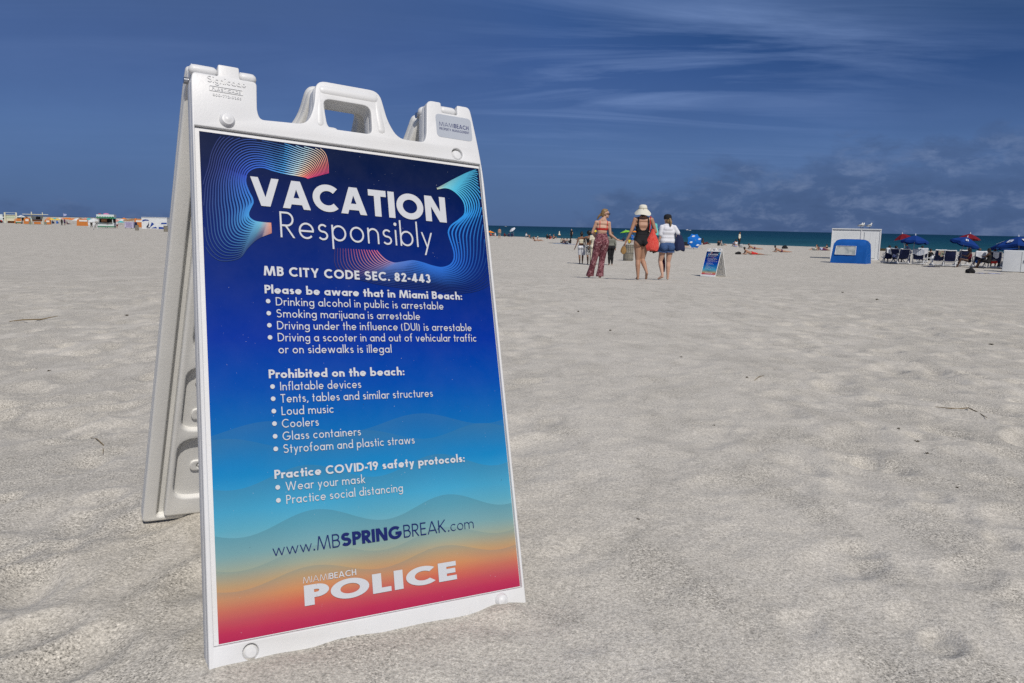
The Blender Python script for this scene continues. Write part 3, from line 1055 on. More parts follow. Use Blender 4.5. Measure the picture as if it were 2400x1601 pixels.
def make_a_frame(label, group):
    root = empty('a_frame_sign', label=label, cat='sign', group=group)
    Mf = Matrix.Translation((-.294, 0, 1.02)) @ MF0
    Mr = Matrix.Translation((-.294, 0, 1.02)) @ MR0
    ff = front_frame().build('front_panel', PLASTIC, root, ang=35)
    ff.matrix_local = Mf
    rf = rear_frame().build('rear_panel', INNER, root, ang=35)
    rf.matrix_local = Mr
    bd = MB(); bd.box((.2950, -.4545, -.0036), (.606, .9225, .0050))
    ib = bd.build('board', PLASTIC, root, smooth=False); ib.matrix_local = Mf
    sh = MB(); sh.add([(0, 0, -.0006), (.597, 0, -.0006), (.597, -.914, -.0006), (0, -.914, -.0006)], [(3, 2, 1, 0)])
    pr = sh.build('printed_poster', insert_material(), root, smooth=False); pr.matrix_local = Mf
    tag(pr, 'blue to sunset printed poster with white lettering')
    swirls().build('wave_lines', attr_material('print_lines'), pr, smooth=False, col=True)
    t = MB()
    text_into(t, 'VACATION', .0880, -.1362, .0572, .235, .5025, .0010, track=.07)
    t.build('title_lettering', WHITE_INK, pr, smooth=False)
    t = MB(); text_into(t, 'Responsibly', .1405, -.1958, .0520, .072, .4640, .0010, track=.16)
    t.build('subtitle_lettering', WHITE_INK, pr, smooth=False)
    for s, b, cap, x0, x1, w, tr in (('MB CITY CODE SEC. 82-443', -.2728, .0185, .1050, .4510, .205, .14), ('Please be aware that in Miami Beach:', -.3074, .0163, .1050, .5228, .20, .10),
                                     ('Prohibited on the beach:', -.4677, .0163, .1047, .3746, .20, .10), ('Practice COVID-19 safety protocols:', -.6502, .0160, .1057, .4936, .20, .10)):
        t = MB(); text_into(t, s, x0, b, cap, w, x1, .0010, track=tr)
        t.build('heading_lettering', WHITE_INK, pr, smooth=False)
    for g0, g1 in ((0, 5), (5, 11), (11, 13)):
        t = MB()
        for s, x0, b, x1 in B0[g0:g1]: text_into(t, s, x0, b, .0158, .115, x1, .0010, track=.16)
        for y in DOTS:
            if B0[g0][2] + .02 > y > B0[g1 - 1][2] - .005:
                t.add([(.1105 + .0042 * math.cos(k * PI / 10), y + .0042 * math.sin(k * PI / 10), .0010) for k in range(20)], [tuple(range(20))])
        t.build('body_lettering', WHITE_INK, pr, smooth=False)
    t = MB()
    text_into(t, 'www.', .0957, -.7838, .0205, .070, .1720, .0010, track=.10)
    text_into(t, 'MB', .1755, -.7840, .0240, .085, .2190, .0010)
    text_into(t, 'SPRING', .2209, -.7840, .0240, .225, .3432, .0010, track=.08)
    text_into(t, 'BREAK', .3466, -.7840, .0240, .085, .4373, .0010)
    text_into(t, '.com', .4420, -.7842, .0210, .062, .5005, .0010, track=.14)
    t.build('web_address_lettering', NAVY_INK, pr, smooth=False)
    t = MB()
    text_into(t, 'MIAMI', .1464, -.8385, .0108, .075, .1935, .0010)
    text_into(t, 'BEACH', .1949, -.8385, .0108, .15, .2460, .0010)
    text_into(t, 'POLICE', .1473, -.8775, .0352, .25, .4525, .0010, track=.09)
    t.build('police_lettering', WHITE_INK, pr, smooth=False)
    # dark print edge round the big letters
    st = MB(); add_me(st, plate([rrect(.4955, .0600, .5845, .1145, .010)], .0050, .0060, .0003))
    stk = st.build('sticker', mat('grey_sticker', (.36, .39, .44), .5, .3, var=.05), root, smooth=False); stk.matrix_local = Mf
    t = MB()
    text_into(t, 'MIAMI', .5027, .0862, .0098, .075, .5390, .0062); text_into(t, 'BEACH', .5402, .0862, .0098, .15, .5768, .0062)
    text_into(t, 'PROPERTY MANAGEMENT', .5027, .0770, .0058, .13, .5775, .0062)
    t.build('sticker_lettering', NAVY_INK, stk, smooth=False)
    t = MB()
    def emb(s, x0, b, cap, w, x1, tr=.13):
        for z in (.0058, .0068): text_into(t, s, x0, b, cap, w, x1, z, tr)
    emb('Signicade', .0165, .0990, .0135, .16, .0880)
    emb('PLASTICADE', .0245, .0842, .0056, .16, .0770)
    emb('800-772-0355', .0255, .0720, .0052, .16, .0780)
    add_me(t, plate([rrect(.0195, .0815, .0815, .0925, .002), rrect(.0207, .0827, .0803, .0913, .0016)], .0050, .0068, .0003))
    t.build('embossed_lettering', PLASTIC, ff, smooth=False)
    t = MB(); emb('BALLAST WITH SAND', .262, .1225, .0050, .14, .335)
    t.build('embossed_lettering', PLASTIC, ff, smooth=False)
    for x, y in ((.475, .1265), (.587, .1265), (-.013, .118)):
        hb = MB(); hb.tube([(x - .004, y, -.0395), (x + .005, y, -.0395)], .0065, 12)
        hx = hb.build('hinge_bolt', STEEL, root); hx.matrix_local = Mf
    for x0, x1, y in ((-.0115, .0365, .1275), (.0780, .1095, .1275), (.5140, .5515, .1315)):   # the rear panel's barrels reach over the front panel
        hb = MB()
        hb.cap((x0 + .008, y - .0015, -.008), .0104, (x1 - .008, y - .0015, -.008), .0104, 14)
        hb.bar(((x0 + x1) / 2, y + .001, -.008), ((x0 + x1) / 2, y - .004, -.062), x1 - x0 - .006, .019)
        hx = hb.build('hinge_barrel', PLASTIC, root); hx.matrix_local = Mf
    return root


SIGN_GROUP = 'sandwich board signs standing on the beach'
big = make_a_frame('large white folding sandwich board in the foreground with a blue VACATION Responsibly poster', SIGN_GROUP)
r1 = Vector((0.84769212, 0.52697757, -0.06093211)); r2 = Vector((-0.12100931, 0.30391874, 0.94498156)); r3 = Vector((0.51650249, -0.79368006, 0.32139871))
T0 = Vector((-0.58926862, 1.50613798, 0.16291485 + CZ))
hinge = T0 + r1 * .294 + r2 * .125 - r3 * .040
_a = R(20.9)
u_ = r2 * math.cos(_a) + r3 * math.sin(_a); b_ = r2 * math.sin(_a) - r3 * math.cos(_a)
o_ = hinge - u_ * 1.02
big.matrix_world = Matrix(((r1.x, b_.x, u_.x, o_.x), (r1.y, b_.y, u_.y, o_.y), (r1.z, b_.z, u_.z, o_.z), (0, 0, 0, 1)))

s2 = copy_tree(big)
s2['label'] = 'small distant sandwich board with the same blue poster, standing right of the three walking women'
p = at(1677, 30.3)
s2.matrix_world = Matrix.Translation(p) @ Matrix.Rotation(R(-43), 4, 'Z') @ Matrix.Translation((0, 0, .03))
s3 = copy_tree(big)
s3['label'] = 'white sandwich board seen edge on as an A shape beside the food trailer'
p = gp(226, 538.5)
s3.matrix_world = Matrix.Translation(p) @ Matrix.Rotation(R(-72), 4, 'Z') @ Matrix.Translation((0, 0, .03))
# ------------------------------------------------------------------ people
SKIN = {'fair': mat('skin_fair', (.47, .285, .205), .55, .3, var=.06, vs=9), 'tan': mat('skin_tan', (.36, .20, .13), .5, .3, var=.06, vs=9),
        'brown': mat('skin_brown', (.19, .095, .055), .5, .3, var=.06, vs=9), 'dark': mat('skin_dark', (.075, .04, .026), .45, .3, var=.06, vs=9)}
HAIR = {'blonde': mat('hair_blonde', (.21, .135, .062), .5, .3, var=.3, vs=30), 'brown': mat('hair_brown', (.075, .045, .028), .5, .3, var=.3, vs=30), 'black': mat('hair_black', (.014, .011, .010), .5, .3, var=.2, vs=30),
        'grey': mat('hair_grey', (.35, .33, .31), .5, .3, var=.2, vs=30)}


def cloth(name, col, var=.10, vs=10.0, bump=.35, bs=22.0, rough=.85):
    return mat(name, col, rough, .15, var=var, vs=vs, bump=bump, bs=bs)


def pattern_cloth(name, cols, scale, lo=.42, hi=.56, dist=1.2):
    if name in MATS: return MATS[name]
    mm = mat(name, cols[0], .85, .15)
    N = NT.__new__(NT); N.t = mm.node_tree
    p = [n for n in N.t.nodes if n.type == 'BSDF_PRINCIPLED'][0]
    tc = N.n('ShaderNodeTexCoord').outputs['Object']
    nz = N.noise(tc, scale, 3, .6, dist)
    st = [(lo + (hi - lo) * i / max(1, len(cols) - 1), c) for i, c in enumerate(cols)]
    N.t.links.new(N.ramp(nz, st), p.inputs['Base Color'])
    return mm


def stripe_cloth(name, a, b, per, axis=0, duty=.5):
    if name in MATS: return MATS[name]
    mm = mat(name, a, .85, .15)
    N = NT.__new__(NT); N.t = mm.node_tree
    p = [n for n in N.t.nodes if n.type == 'BSDF_PRINCIPLED'][0]
    s = N.n('ShaderNodeSeparateXYZ', i_0=N.n('ShaderNodeTexCoord').outputs['Object'])
    f = N.math('LESS_THAN', N.math('FRACT', N.math('MULTIPLY', s.outputs[axis], 1 / per)), duty)
    N.t.links.new(N.mix(f, a, b), p.inputs['Base Color'])
    return mm


def voxel(mb, vox, smooth=3, fac=.5):
    """fuse overlapping shapes into one continuous surface"""
    me = mb.me('fuse', smooth=False, weld=False)
    o = bpy.data.objects.new('fuse', me)
    COL.objects.link(o)
    r = o.modifiers.new('r', 'REMESH'); r.mode = 'VOXEL'; r.voxel_size = vox
    if smooth:
        s = o.modifiers.new('s', 'SMOOTH'); s.factor = fac; s.iterations = smooth
    dg = bpy.context.evaluated_depsgraph_get(); dg.update()
    res = bpy.data.meshes.new_from_object(o.evaluated_get(dg))
    bpy.data.objects.remove(o); bpy.data.meshes.remove(me)
    res.shade_smooth()
    return res


STAND = dict(pelvis=(0, 0, .93), waist=(0, .01, 1.07), chest=(0, 0, 1.26), neck=(0, -.015, 1.42), head=(0, .015, 1.575),
             shL=(-.165, -.01, 1.385), shR=(.165, -.01, 1.385), elL=(-.215, -.03, 1.10), elR=(.215, -.03, 1.10), wrL=(-.235, .05, .86), wrR=(.235, .05, .86),
             haL=(-.24, .08, .78), haR=(.24, .08, .78), hipL=(-.085, 0, .90), hipR=(.085, 0, .90), knL=(-.095, .01, .49), knR=(.095, .01, .49),
             anL=(-.10, -.03, .085), anR=(.10, -.03, .085), toL=(-.12, .11, .03), toR=(.12, .11, .03))
SIT = dict(STAND, pelvis=(0, 0, .13), waist=(0, -.03, .27), chest=(0, -.04, .46), neck=(0, -.01, .62), head=(0, .03, .775), shL=(-.165, -.02, .585), shR=(.165, -.02, .585),
           elL=(-.22, .12, .36), elR=(.22, .12, .36), wrL=(-.13, .33, .42), wrR=(.13, .33, .42), haL=(-.07, .39, .43), haR=(.07, .39, .43),
           hipL=(-.085, .03, .11), hipR=(.085, .03, .11), knL=(-.13, .38, .44), knR=(.13, .38, .44), anL=(-.10, .62, .085), anR=(.10, .62, .085), toL=(-.11, .76, .03), toR=(.11, .76, .03))
LEAN = dict(SIT, chest=(0, -.14, .43), waist=(0, -.08, .27), neck=(0, -.18, .58), head=(0, -.17, .735), shL=(-.17, -.18, .545), shR=(.17, -.18, .545), elL=(-.24, -.32, .30), elR=(.24, -.32, .30), wrL=(-.22, -.40, .06), wrR=(.22, -.40, .06),
            haL=(-.22, -.34, .03), haR=(.22, -.34, .03), knL=(-.11, .46, .16), knR=(.12, .42, .30), anL=(-.10, .86, .07), anR=(.12, .74, .07), toL=(-.12, .90, .16), toR=(.12, .88, .06))
CHAIR = dict(SIT, **{k: (v[0], v[1], v[2] + .30) for k, v in SIT.items() if k not in ('knL', 'knR', 'anL', 'anR', 'toL', 'toR')})
CHAIR.update(knL=(-.11, .46, .50), knR=(.11, .46, .50), anL=(-.11, .58, .085), anR=(.11, .58, .085), toL=(-.12, .72, .03), toR=(.12, .72, .03))
# lying on the front along +X, head raised on the elbows at -X
PRONE = dict(pelvis=(0, 0, .12), waist=(-.15, 0, .15), chest=(-.36, 0, .22), neck=(-.52, 0, .34), head=(-.60, 0, .47), shL=(-.46, .17, .30), shR=(-.46, -.17, .30), elL=(-.52, .24, .05), elR=(-.52, -.24, .05),
             wrL=(-.74, .12, .05), wrR=(-.74, -.12, .05), haL=(-.80, .08, .06), haR=(-.80, -.08, .06), hipL=(.02, .085, .11), hipR=(.02, -.085, .11), knL=(.44, .10, .07), knR=(.44, -.10, .07),
             anL=(.84, .11, .06), anR=(.84, -.11, .06), toL=(.97, .12, .03), toR=(.97, -.12, .03))
SUPINE = dict(PRONE, chest=(-.36, 0, .13), waist=(-.15, 0, .12), neck=(-.55, 0, .13), head=(-.70, 0, .14), shL=(-.47, .17, .12), shR=(-.47, -.17, .12), elL=(-.25, .27, .06), elR=(-.25, -.27, .06), wrL=(-.02, .24, .06), wrR=(-.02, -.24, .06),
              haL=(.05, .23, .06), haR=(.05, -.23, .06), knL=(.40, .10, .34), knR=(.42, -.10, .10), anL=(.66, .11, .06), toL=(.78, .12, .04))


def bones(P, k=1.0, girth=1.0, fingers=None, head=True, hyaw=0.0):
    """named capsules of a body"""
    V = {n: Vector(p) * k for n, p in P.items()}
    g = girth * k
    B = []
    def b(n, a, ra, c, rc): B.append((n, Vector(a), ra, Vector(c), rc))
    hd = (V['hipR'] - V['hipL']).normalized(); sd = (V['shR'] - V['shL']).normalized()
    b('pelvis', V['pelvis'] - hd * .058 * g, .112 * g, V['pelvis'] + hd * .058 * g, .112 * g)
    b('waist', V['waist'] - sd * .042 * g, .093 * g, V['waist'] + sd * .042 * g, .093 * g)
    b('waist', (V['waist'] + V['pelvis']) / 2 - sd * .05 * g, .098 * g, (V['waist'] + V['pelvis']) / 2 + sd * .05 * g, .098 * g)
    b('chest', V['chest'] - sd * .062 * g, .100 * g, V['chest'] + sd * .062 * g, .100 * g)
    b('chest', (V['chest'] + V['waist']) / 2 - sd * .05 * g, .092 * g, (V['chest'] + V['waist']) / 2 + sd * .05 * g, .092 * g)
    up_ = V['chest'] * .4 + V['neck'] * .6
    b('shoulder', up_ - sd * .08 * k, .075 * g, up_ + sd * .08 * k, .075 * g)
    b('shoulder', V['shL'], .050 * g, V['shR'], .050 * g)
    b('trap', V['shL'] * .45 + V['neck'] * .55, .04 * k, V['neck'] * .6 + V['head'] * .4, .045 * k)
    b('trap', V['shR'] * .45 + V['neck'] * .55, .04 * k, V['neck'] * .6 + V['head'] * .4, .045 * k)
    b('neck', V['neck'], .052 * k, V['head'] - Vector((0, 0, .04 * k)), .047 * k)
    for s in 'LR':
        b('uarm' + s, V['sh' + s], .047 * g, V['el' + s], .037 * g)
        b('farm' + s, V['el' + s], .037 * g, V['wr' + s], .024 * k)
        b('glute', V['hip' + s] + Vector((0, -.045 * k, -.01 * k)) if P is not PRONE and P is not SUPINE else V['hip' + s], .098 * g, V['hip' + s], .095 * g)
        md = V['hip' + s].lerp(V['kn' + s], .25)
        b('thigh' + s, V['hip' + s], .095 * g, md, .088 * g)
        b('thigh' + s, md, .088 * g, V['kn' + s], .053 * g)
        d = (V['an' + s] - V['kn' + s])
        cm = V['kn' + s] + d * .30
        back = Vector((0, -1, 0)) - d.normalized() * Vector((0, -1, 0)).dot(d.normalized())
        cm = cm + back * .014 * k
        b('calf' + s, V['kn' + s], .050 * g, cm, .056 * g)
        b('calf' + s, cm, .056 * g, V['an' + s], .032 * k)
        t = V['to' + s]; a = V['an' + s]
        heel = a + (a - V['kn' + s]).normalized() * .045 * k
        b('foot' + s, heel, .030 * k, t, .024 * k)
        b('foot' + s, a, .032 * k, heel.lerp(t, .6), .030 * k)
        b('foot' + s, heel.lerp(t, .7) + hd * .012 * k, .022 * k, t + hd * .014 * k, .018 * k)
        w, h = V['wr' + s], V['ha' + s]
        fd = (h - w).normalized()
        if fingers:
            side = fingers.get(s + 'side', Vector((0, 1, 0))); side = (side - fd * side.dot(fd)).normalized()
            nrm = fd.cross(side)
            curl = fingers.get(s + 'curl', .3); cs = fingers.get(s + 'sign', 1)
            for i in range(4):
                kb = w + fd * .075 * k + side * ((i - 1.5) * .018 * k)
                b('hand' + s, w + side * ((i - 1.5) * .010 * k), .016 * k, kb, .0125 * k)
                q, dr = kb, fd.copy()
                for j, ln in enumerate((.034, .024, .018)):
                    dr = (dr + nrm * (cs * curl)).normalized()
                    ln *= (.92, 1.05, 1.0, .80)[i]
                    e = q + dr * ln * k
                    b('hand' + s, q, .0098 * k, e, .0086 * k); q = e
            tb = w + fd * .02 * k + side * .022 * k
            t1 = tb + (fd * .55 + side * .75 + nrm * cs * .25).normalized() * .036 * k
            t2 = t1 + (fd * .9 + side * .3 + nrm * cs * .35).normalized() * .034 * k
            b('hand' + s, tb, .014 * k, t1, .0115 * k); b('hand' + s, t1, .0115 * k, t2, .009 * k)
        else:
            b('hand' + s, w, .024 * k, w.lerp(h, .6), .030 * k)
            b('hand' + s, w.lerp(h, .6), .028 * k, h + fd * .05 * k, .015 * k)
    if head:
        h = V['head']
        M = Matrix.Rotation(hyaw, 3, 'Z')
        hb = lambda n, a, ra, c, rc: b(n, h + M @ (Vector(a) * k), ra * k, h + M @ (Vector(c) * k), rc * k)
        hb('head', (-.006, -.018, .030), .082, (.006, -.018, .030), .082)
        hb('head', (0, .022, .02), .072, (0, .030, -.015), .060)
        hb('head', (0, .035, -.045), .050, (0, .055, -.075), .030)       # jaw and chin
        hb('head', (-.028, .02, -.055), .035, (.028, .02, -.055), .035)
        hb('head', (0, .082, .012), .011, (0, .102, -.022), .0145)       # nose
        hb('head', (-.020, .076, -.052), .010, (.020, .076, -.052), .010)   # lips
        hb('head', (-.030, .074, .026), .012, (.030, .074, .026), .012)   # brow
        for e in (-1, 1):
            hb('head', (e * .078, -.008, .012), .013, (e * .076, -.004, -.022), .010)   # ears
    return B


def near_bone(co, B):
    best = np.full(len(co), 1e9); idx = np.zeros(len(co), int); tt = np.zeros(len(co))
    for i, (n, a, ra, c, rc) in enumerate(B):
        a_ = np.array(a); d = np.array(c) - a_
        L2 = max(float(d @ d), 1e-9)
        t = np.clip((co - a_) @ d / L2, 0, 1)
        ds = np.linalg.norm(co - a_ - t[:, None] * d, axis=1) - (ra + (rc - ra) * t)
        m_ = ds < best
        best[m_] = ds[m_]; idx[m_] = i; tt[m_] = t[m_]
    return idx, tt


class Body:
    def __init__(s, P, vox=.012, k=1.0, girth=1.0, fingers=None, hyaw=0.0, smooth=3, extra=None):
        s.B = bones(P, k, girth, fingers, True, hyaw)
        s.k = k; s.P = {n: Vector(p) * k for n, p in P.items()}; s.hyaw = hyaw
        mb = MB()
        for n, a, ra, c, rc in s.B: mb.cap(a, ra, c, rc, 10, 3)
        s.me = voxel(mb, vox, smooth)
        n = len(s.me.vertices)
        co = np.empty(n * 3); s.me.vertices.foreach_get('co', co); s.co = co.reshape(-1, 3)
        no = np.empty(n * 3); s.me.vertices.foreach_get('normal', no); s.no = no.reshape(-1, 3)
        s.idx, s.t = near_bone(s.co, s.B)
        s.names = np.array([b[0] for b in s.B])[s.idx]

    def garment(s, pick, inflate=.008):
        """shell over the chosen part of the body; pick(names, t, co) -> bool per vertex"""
        m_ = pick(s.names, s.t, s.co)
        inf = inflate(s.co) if callable(inflate) else inflate
        co = s.co + s.no * (inf[:, None] if hasattr(inf, 'shape') else inf)
        ids = {}; vs = []; fs = []
        for p in s.me.polygons:
            v = p.vertices
            if all(m_[i] for i in v):
                f = []
                for i in v:
                    if i not in ids: ids[i] = len(vs); vs.append(tuple(co[i]))
                    f.append(ids[i])
                fs.append(tuple(f))
        mb = MB(); mb.add(vs, fs)
        return mb.me('garment', weld=False, ang=80)


def isin(names, *opts):
    r_ = np.zeros(len(names), bool)
    for o in opts: r_ |= np.char.startswith(names.astype(str), o)
    return r_


def hair_mesh(body, style, vox=.014):
    k = body.k; h = body.P['head']
    M = Matrix.Rotation(body.hyaw, 3, 'Z')
    mb = MB()
    q = lambda *a: h + M @ (Vector(a) * k)
    if style in ('short', 'long', 'bun', 'pony'):
        mb.cap(q(-.004, -.028, .045), .088 * k, q(.004, -.028, .045), .088 * k)
        mb.cap(q(0, -.045, .0), .078 * k, q(0, -.05, -.03), .06 * k)
        mb.cap(q(-.03, .02, .085), .04 * k, q(.03, .02, .085), .04 * k)
    if style == 'long':
        mb.cap(q(0, -.06, -.02), .075 * k, q(0, -.085, -.20), .06 * k)
        for e in (-1, 1): mb.cap(q(e * .06, -.03, .02), .035 * k, q(e * .075, -.05, -.17), .03 * k)
    if style == 'bun': mb.ell(q(0, -.05, .14), (.045 * k, .045 * k, .04 * k))
    if style == 'pony': mb.cap(q(0, -.11, .03), .03 * k, q(0, -.15, -.13), .022 * k)
    if style == 'afro':
        mb.ell(q(0, -.03, .05), (.145 * k, .135 * k, .125 * k))
    return voxel(mb, vox, 2)


def person(label, P, px, d, hpx=None, k=None, rz=0.0, skin='tan', hair=('black', 'short'), top=None, bottom=None, hat=None, vox=.022, girth=1.0, group=None, hyaw=0.0, z=None, loc=None):
    """a smaller figure: continuous body, hair and clothes as its children"""
    p = loc if loc is not None else (gp(px, d) if d > 400 else at(px, d))
    if k is None: k = 1.0
    bd = Body(P, vox, k, girth, None, hyaw, 2)
    b = link('person', bd.me, SKIN[skin])
    b.location = p; b.rotation_euler = (0, 0, rz)
    if z is not None: b.location.z += z
    tag(b, label, 'person', group)
    if hair:
        link('hair', hair_mesh(bd, hair[1], max(vox * .8, .012)), HAIR[hair[0]], b)
    if top:
        kind, mt = top
        full = {'shirt': lambda n, t, c: isin(n, 'waist', 'chest', 'shoulder', 'pelvis') | (isin(n, 'uarm') & (t < .65)) | (isin(n, 'trap') & (t < .35)),
                'long': lambda n, t, c: isin(n, 'waist', 'chest', 'shoulder', 'uarm', 'pelvis') | (isin(n, 'farm') & (t < .9)) | (isin(n, 'trap') & (t < .35)),
                'tank': lambda n, t, c: isin(n, 'waist', 'chest', 'pelvis') | (isin(n, 'shoulder') & (t > .2) & (t < .8)),
                'bikini': lambda n, t, c: isin(n, 'chest')}[kind]
        link('shirt' if kind != 'bikini' else 'bikini_top', bd.garment(full, .012 if kind != 'bikini' else .006), mt, b)
    if bottom:
        kind, mt = bottom
        full = {'shorts': lambda n, t, c: isin(n, 'pelvis', 'glute') | isin(n, 'thigh') & ((c[:, 2] > .56 * k) if P in (STAND,) else (isin(n, 'thigh') & (np.abs(t - .5) < .6))),
                'trousers': lambda n, t, c: isin(n, 'pelvis', 'glute', 'thigh', 'calf'),
                'brief': lambda n, t, c: isin(n, 'pelvis', 'glute')}[kind]
        link({'shorts': 'shorts', 'trousers': 'trousers', 'brief': 'swim_briefs'}[kind], bd.garment(full, .014), mt, b)
    if hat:
        mt, kind = hat
        h = bd.P['head']
        mb = MB()
        if kind == 'brim':
            mb.lathe([(.19, .045), (.185, .05), (.105, .065), (.098, .11), (.075, .145), (.0001, .155)], (0, 0, 0), 20)
        else:
            mb.lathe([(.097, .03), (.098, .08), (.08, .125), (.0001, .135)], (0, 0, 0), 16)
            mb.box((0, .13, .04), (.13, .10, .012))
        hm = mb.me('hat')
        hm.transform(Matrix.Translation(h) @ Matrix.Rotation(hyaw, 4, 'Z') @ Matrix.Scale(k, 4))
        link('hat', hm, mt, b)
    return b


C_WHITE = cloth('white_cotton', (.58, .59, .62)); C_BLACK = cloth('black_cloth', (.016, .016, .018)); C_NAVY = cloth('navy_cloth', (.02, .027, .07)); C_RED = cloth('red_cloth', (.48, .035, .03))
C_DENIM = cloth('denim', (.045, .085, .19), var=.25, vs=14); C_GREY = cloth('grey_cloth', (.16, .17, .17)); C_OLIVE = stripe_cloth('olive_check', (.14, .145, .12), (.20, .205, .18), .03, 2); C_CREAM = cloth('cream_cloth', (.58, .54, .42))
C_YEL = cloth('yellow_cloth', (.62, .48, .06)); C_TEAL = cloth('teal_cloth', (.13, .48, .46)); C_PURPLE = cloth('purple_cloth', (.09, .02, .07)); C_BLUE = cloth('blue_cloth', (.02, .13, .45)); C_PINK = cloth('pink_cloth', (.55, .18, .24))
C_BW = pattern_cloth('black_white_print', [(.02, .02, .02), (.02, .02, .02), (.55, .55, .55), (.55, .55, .55)], 16, .44, .54)
C_LILAC = pattern_cloth('blue_white_print', [(.05, .07, .25), (.3, .35, .6), (.6, .6, .65)], 9, .38, .62); C_MAROON = cloth('maroon_cloth', (.12, .02, .03))
C_FLORAL = pattern_cloth('burgundy_floral', [(.075, .022, .030), (.13, .04, .05), (.22, .085, .10), (.40, .27, .27)], 15, .36, .66, 1.6)

# ---- the three women walking away, in the middle distance
WG = 'three women walking towards the sea'


def fem(**kw):
    P = dict(STAND); P.update(kw); return P


# blonde woman in red bikini top and wide patterned trousers
pA = at(1340 + 575 / 8.25, 20.2)
PA = fem(pelvis=(.005, 0, .955), waist=(0, .01, 1.10), chest=(.01, 0, 1.28), neck=(.02, -.015, 1.46), head=(.082, .015, 1.625), shL=(-.145, -.01, 1.415), shR=(.178, -.01, 1.40),
         elL=(-.232, .03, 1.155), wrL=(-.165, .24, 1.06), haL=(-.13, .31, 1.05), elR=(.215, .0, 1.12), wrR=(.405, .10, .985), haR=(.49, .12, .965),
         hipL=(-.085, 0, .91), hipR=(.085, 0, .91), knL=(-.165, .02, .47), knR=(.035, .05, .47), anL=(-.255, .06, .085), anR=(-.012, -.06, .085), toL=(-.29, .19, .03), toR=(.01, .08, .03))
bA = Body(PA, .0075, 1.0, .94, {'L': 1, 'Lcurl': .25, 'Rside': Vector((0, 1, .1)), 'Rcurl': .06, 'Rsign': 1, 'Lside': Vector((0, 0, 1))}, R(-78), 7)
wA = link('person', bA.me, SKIN['fair']); wA.location = pA; wA.rotation_euler = (0, 0, R(-2))
tag(wA, 'blonde woman in a red bikini top and burgundy floral trousers, holding one palm out', 'person', WG)
link('bikini_top', bA.garment(lambda n, t, c: ((c[:, 2] > 1.215) & (c[:, 2] < 1.275) & isin(n, 'chest', 'waist', 'shoulder')) | ((c[:, 2] > 1.215) & (c[:, 2] < 1.33) & (c[:, 1] > .04) & isin(n, 'chest')) |
     ((c[:, 2] > 1.25) & (np.abs(c[:, 0] - .015 - .105 - (c[:, 2] - 1.25) * .06) < .012) & isin(n, 'chest', 'shoulder', 'trap')) | ((c[:, 2] > 1.25) & (np.abs(c[:, 0] + .055) < .012) & isin(n, 'chest', 'shoulder')), .006), C_RED, wA)
mb = MB()
mb.cap((-.055, -.005, .985), .118, (.062, -.005, .985), .118); mb.cap((-.045, 0, 1.07), .100, (.052, 0, 1.07), .100)
for s, h, kn, an in ((-1, PA['hipL'], PA['knL'], PA['anL']), (1, PA['hipR'], PA['knR'], PA['anR'])):
    h, kn, an = Vector(h), Vector(kn), Vector(an)
    mb.cap(h + Vector((0, -.03, .0)), .118, h.lerp(kn, .5), .098); mb.cap(h.lerp(kn, .5), .098, kn, .082); mb.cap(kn, .080, kn.lerp(an, .6), .082)
    mb.cap(kn.lerp(an, .6), .082, an + Vector((0, .03, -.02)), .104)
tm = voxel(mb, .011, 5)
tb_ = bmesh.new(); tb_.from_mesh(tm)
bmesh.ops.bisect_plane(tb_, geom=tb_.verts[:] + tb_.edges[:] + tb_.faces[:], plane_co=(0, 0, .048), plane_no=(0, .05, 1), clear_inner=True)
tb_.to_mesh(tm); tb_.free()
link('trousers', tm, C_FLORAL, wA)
hm = MB(); M = Matrix.Rotation(R(-78), 3, 'Z'); hq = lambda *a: Vector(PA['head']) + M @ Vector(a)
hm.cap(hq(0, -.03, .050), .087, hq(0, -.028, .045), .088); hm.cap(hq(0, -.055, .01), .075, hq(0, -.065, -.02), .06); hm.cap(hq(-.03, .018, .090), .036, hq(.03, .018, .090), .036)
hm.cap(hq(-.02, -.10, .0), .035, hq(-.04, -.16, -.06), .028); hm.cap(hq(-.04, -.16, -.06), .028, hq(-.07, -.19, -.13), .018)
link('hair', voxel(hm, .010, 2), HAIR['blonde'], wA)
sg = MB()
for e in (-1, 1):
    sg.cap(hq(e * .034 - .014, .088, .004), .022, hq(e * .034 + .014, .088, .004), .022, 12)
    sg.tube([hq(e * .06, .080, .008), hq(e * .082, .03, .012), hq(e * .084, -.02, .010)], .006, 6)
link('sunglasses', sg.me('g'), mat('dark_lens', (.012, .010, .010), .15, .6), wA)

# woman in the sun hat and black swimsuit
pB = at(1450 + 430 / 7.841, 19.0)
PB = fem(pelvis=(-.005, 0, .95), waist=(0, .01, 1.10), chest=(.005, 0, 1.30), neck=(.01, -.015, 1.485), head=(-.008, .02, 1.635), shL=(-.185, -.01, 1.44), shR=(.205, -.01, 1.44),
         elL=(-.268, -.03, 1.165), wrL=(-.385, .02, .885), haL=(-.405, .03, .80), elR=(.318, .0, 1.155), wrR=(.22, .20, 1.11), haR=(.16, .25, 1.13),
         hipL=(-.095, 0, .90), hipR=(.085, 0, .90), knL=(-.08, .03, .49), knR=(.035, .05, .49), anL=(-.062, -.02, .085), anR=(.105, -.22, .215), toL=(-.075, .12, .03), toR=(.112, -.12, .045))
bB = Body(PB, .0075, 1.0, 1.10, {'Lside': Vector((0, 1, 0)), 'Lcurl': .55, 'Lsign': -1, 'Rside': Vector((0, 0, 1)), 'Rcurl': .5, 'Rsign': 1}, 0.0, 7)
wB = link('person', bB.me, SKIN['tan']); wB.location = pB
tag(wB, 'woman in a black low-backed swimsuit and wide white sun hat, carrying a red tote bag', 'person', WG)


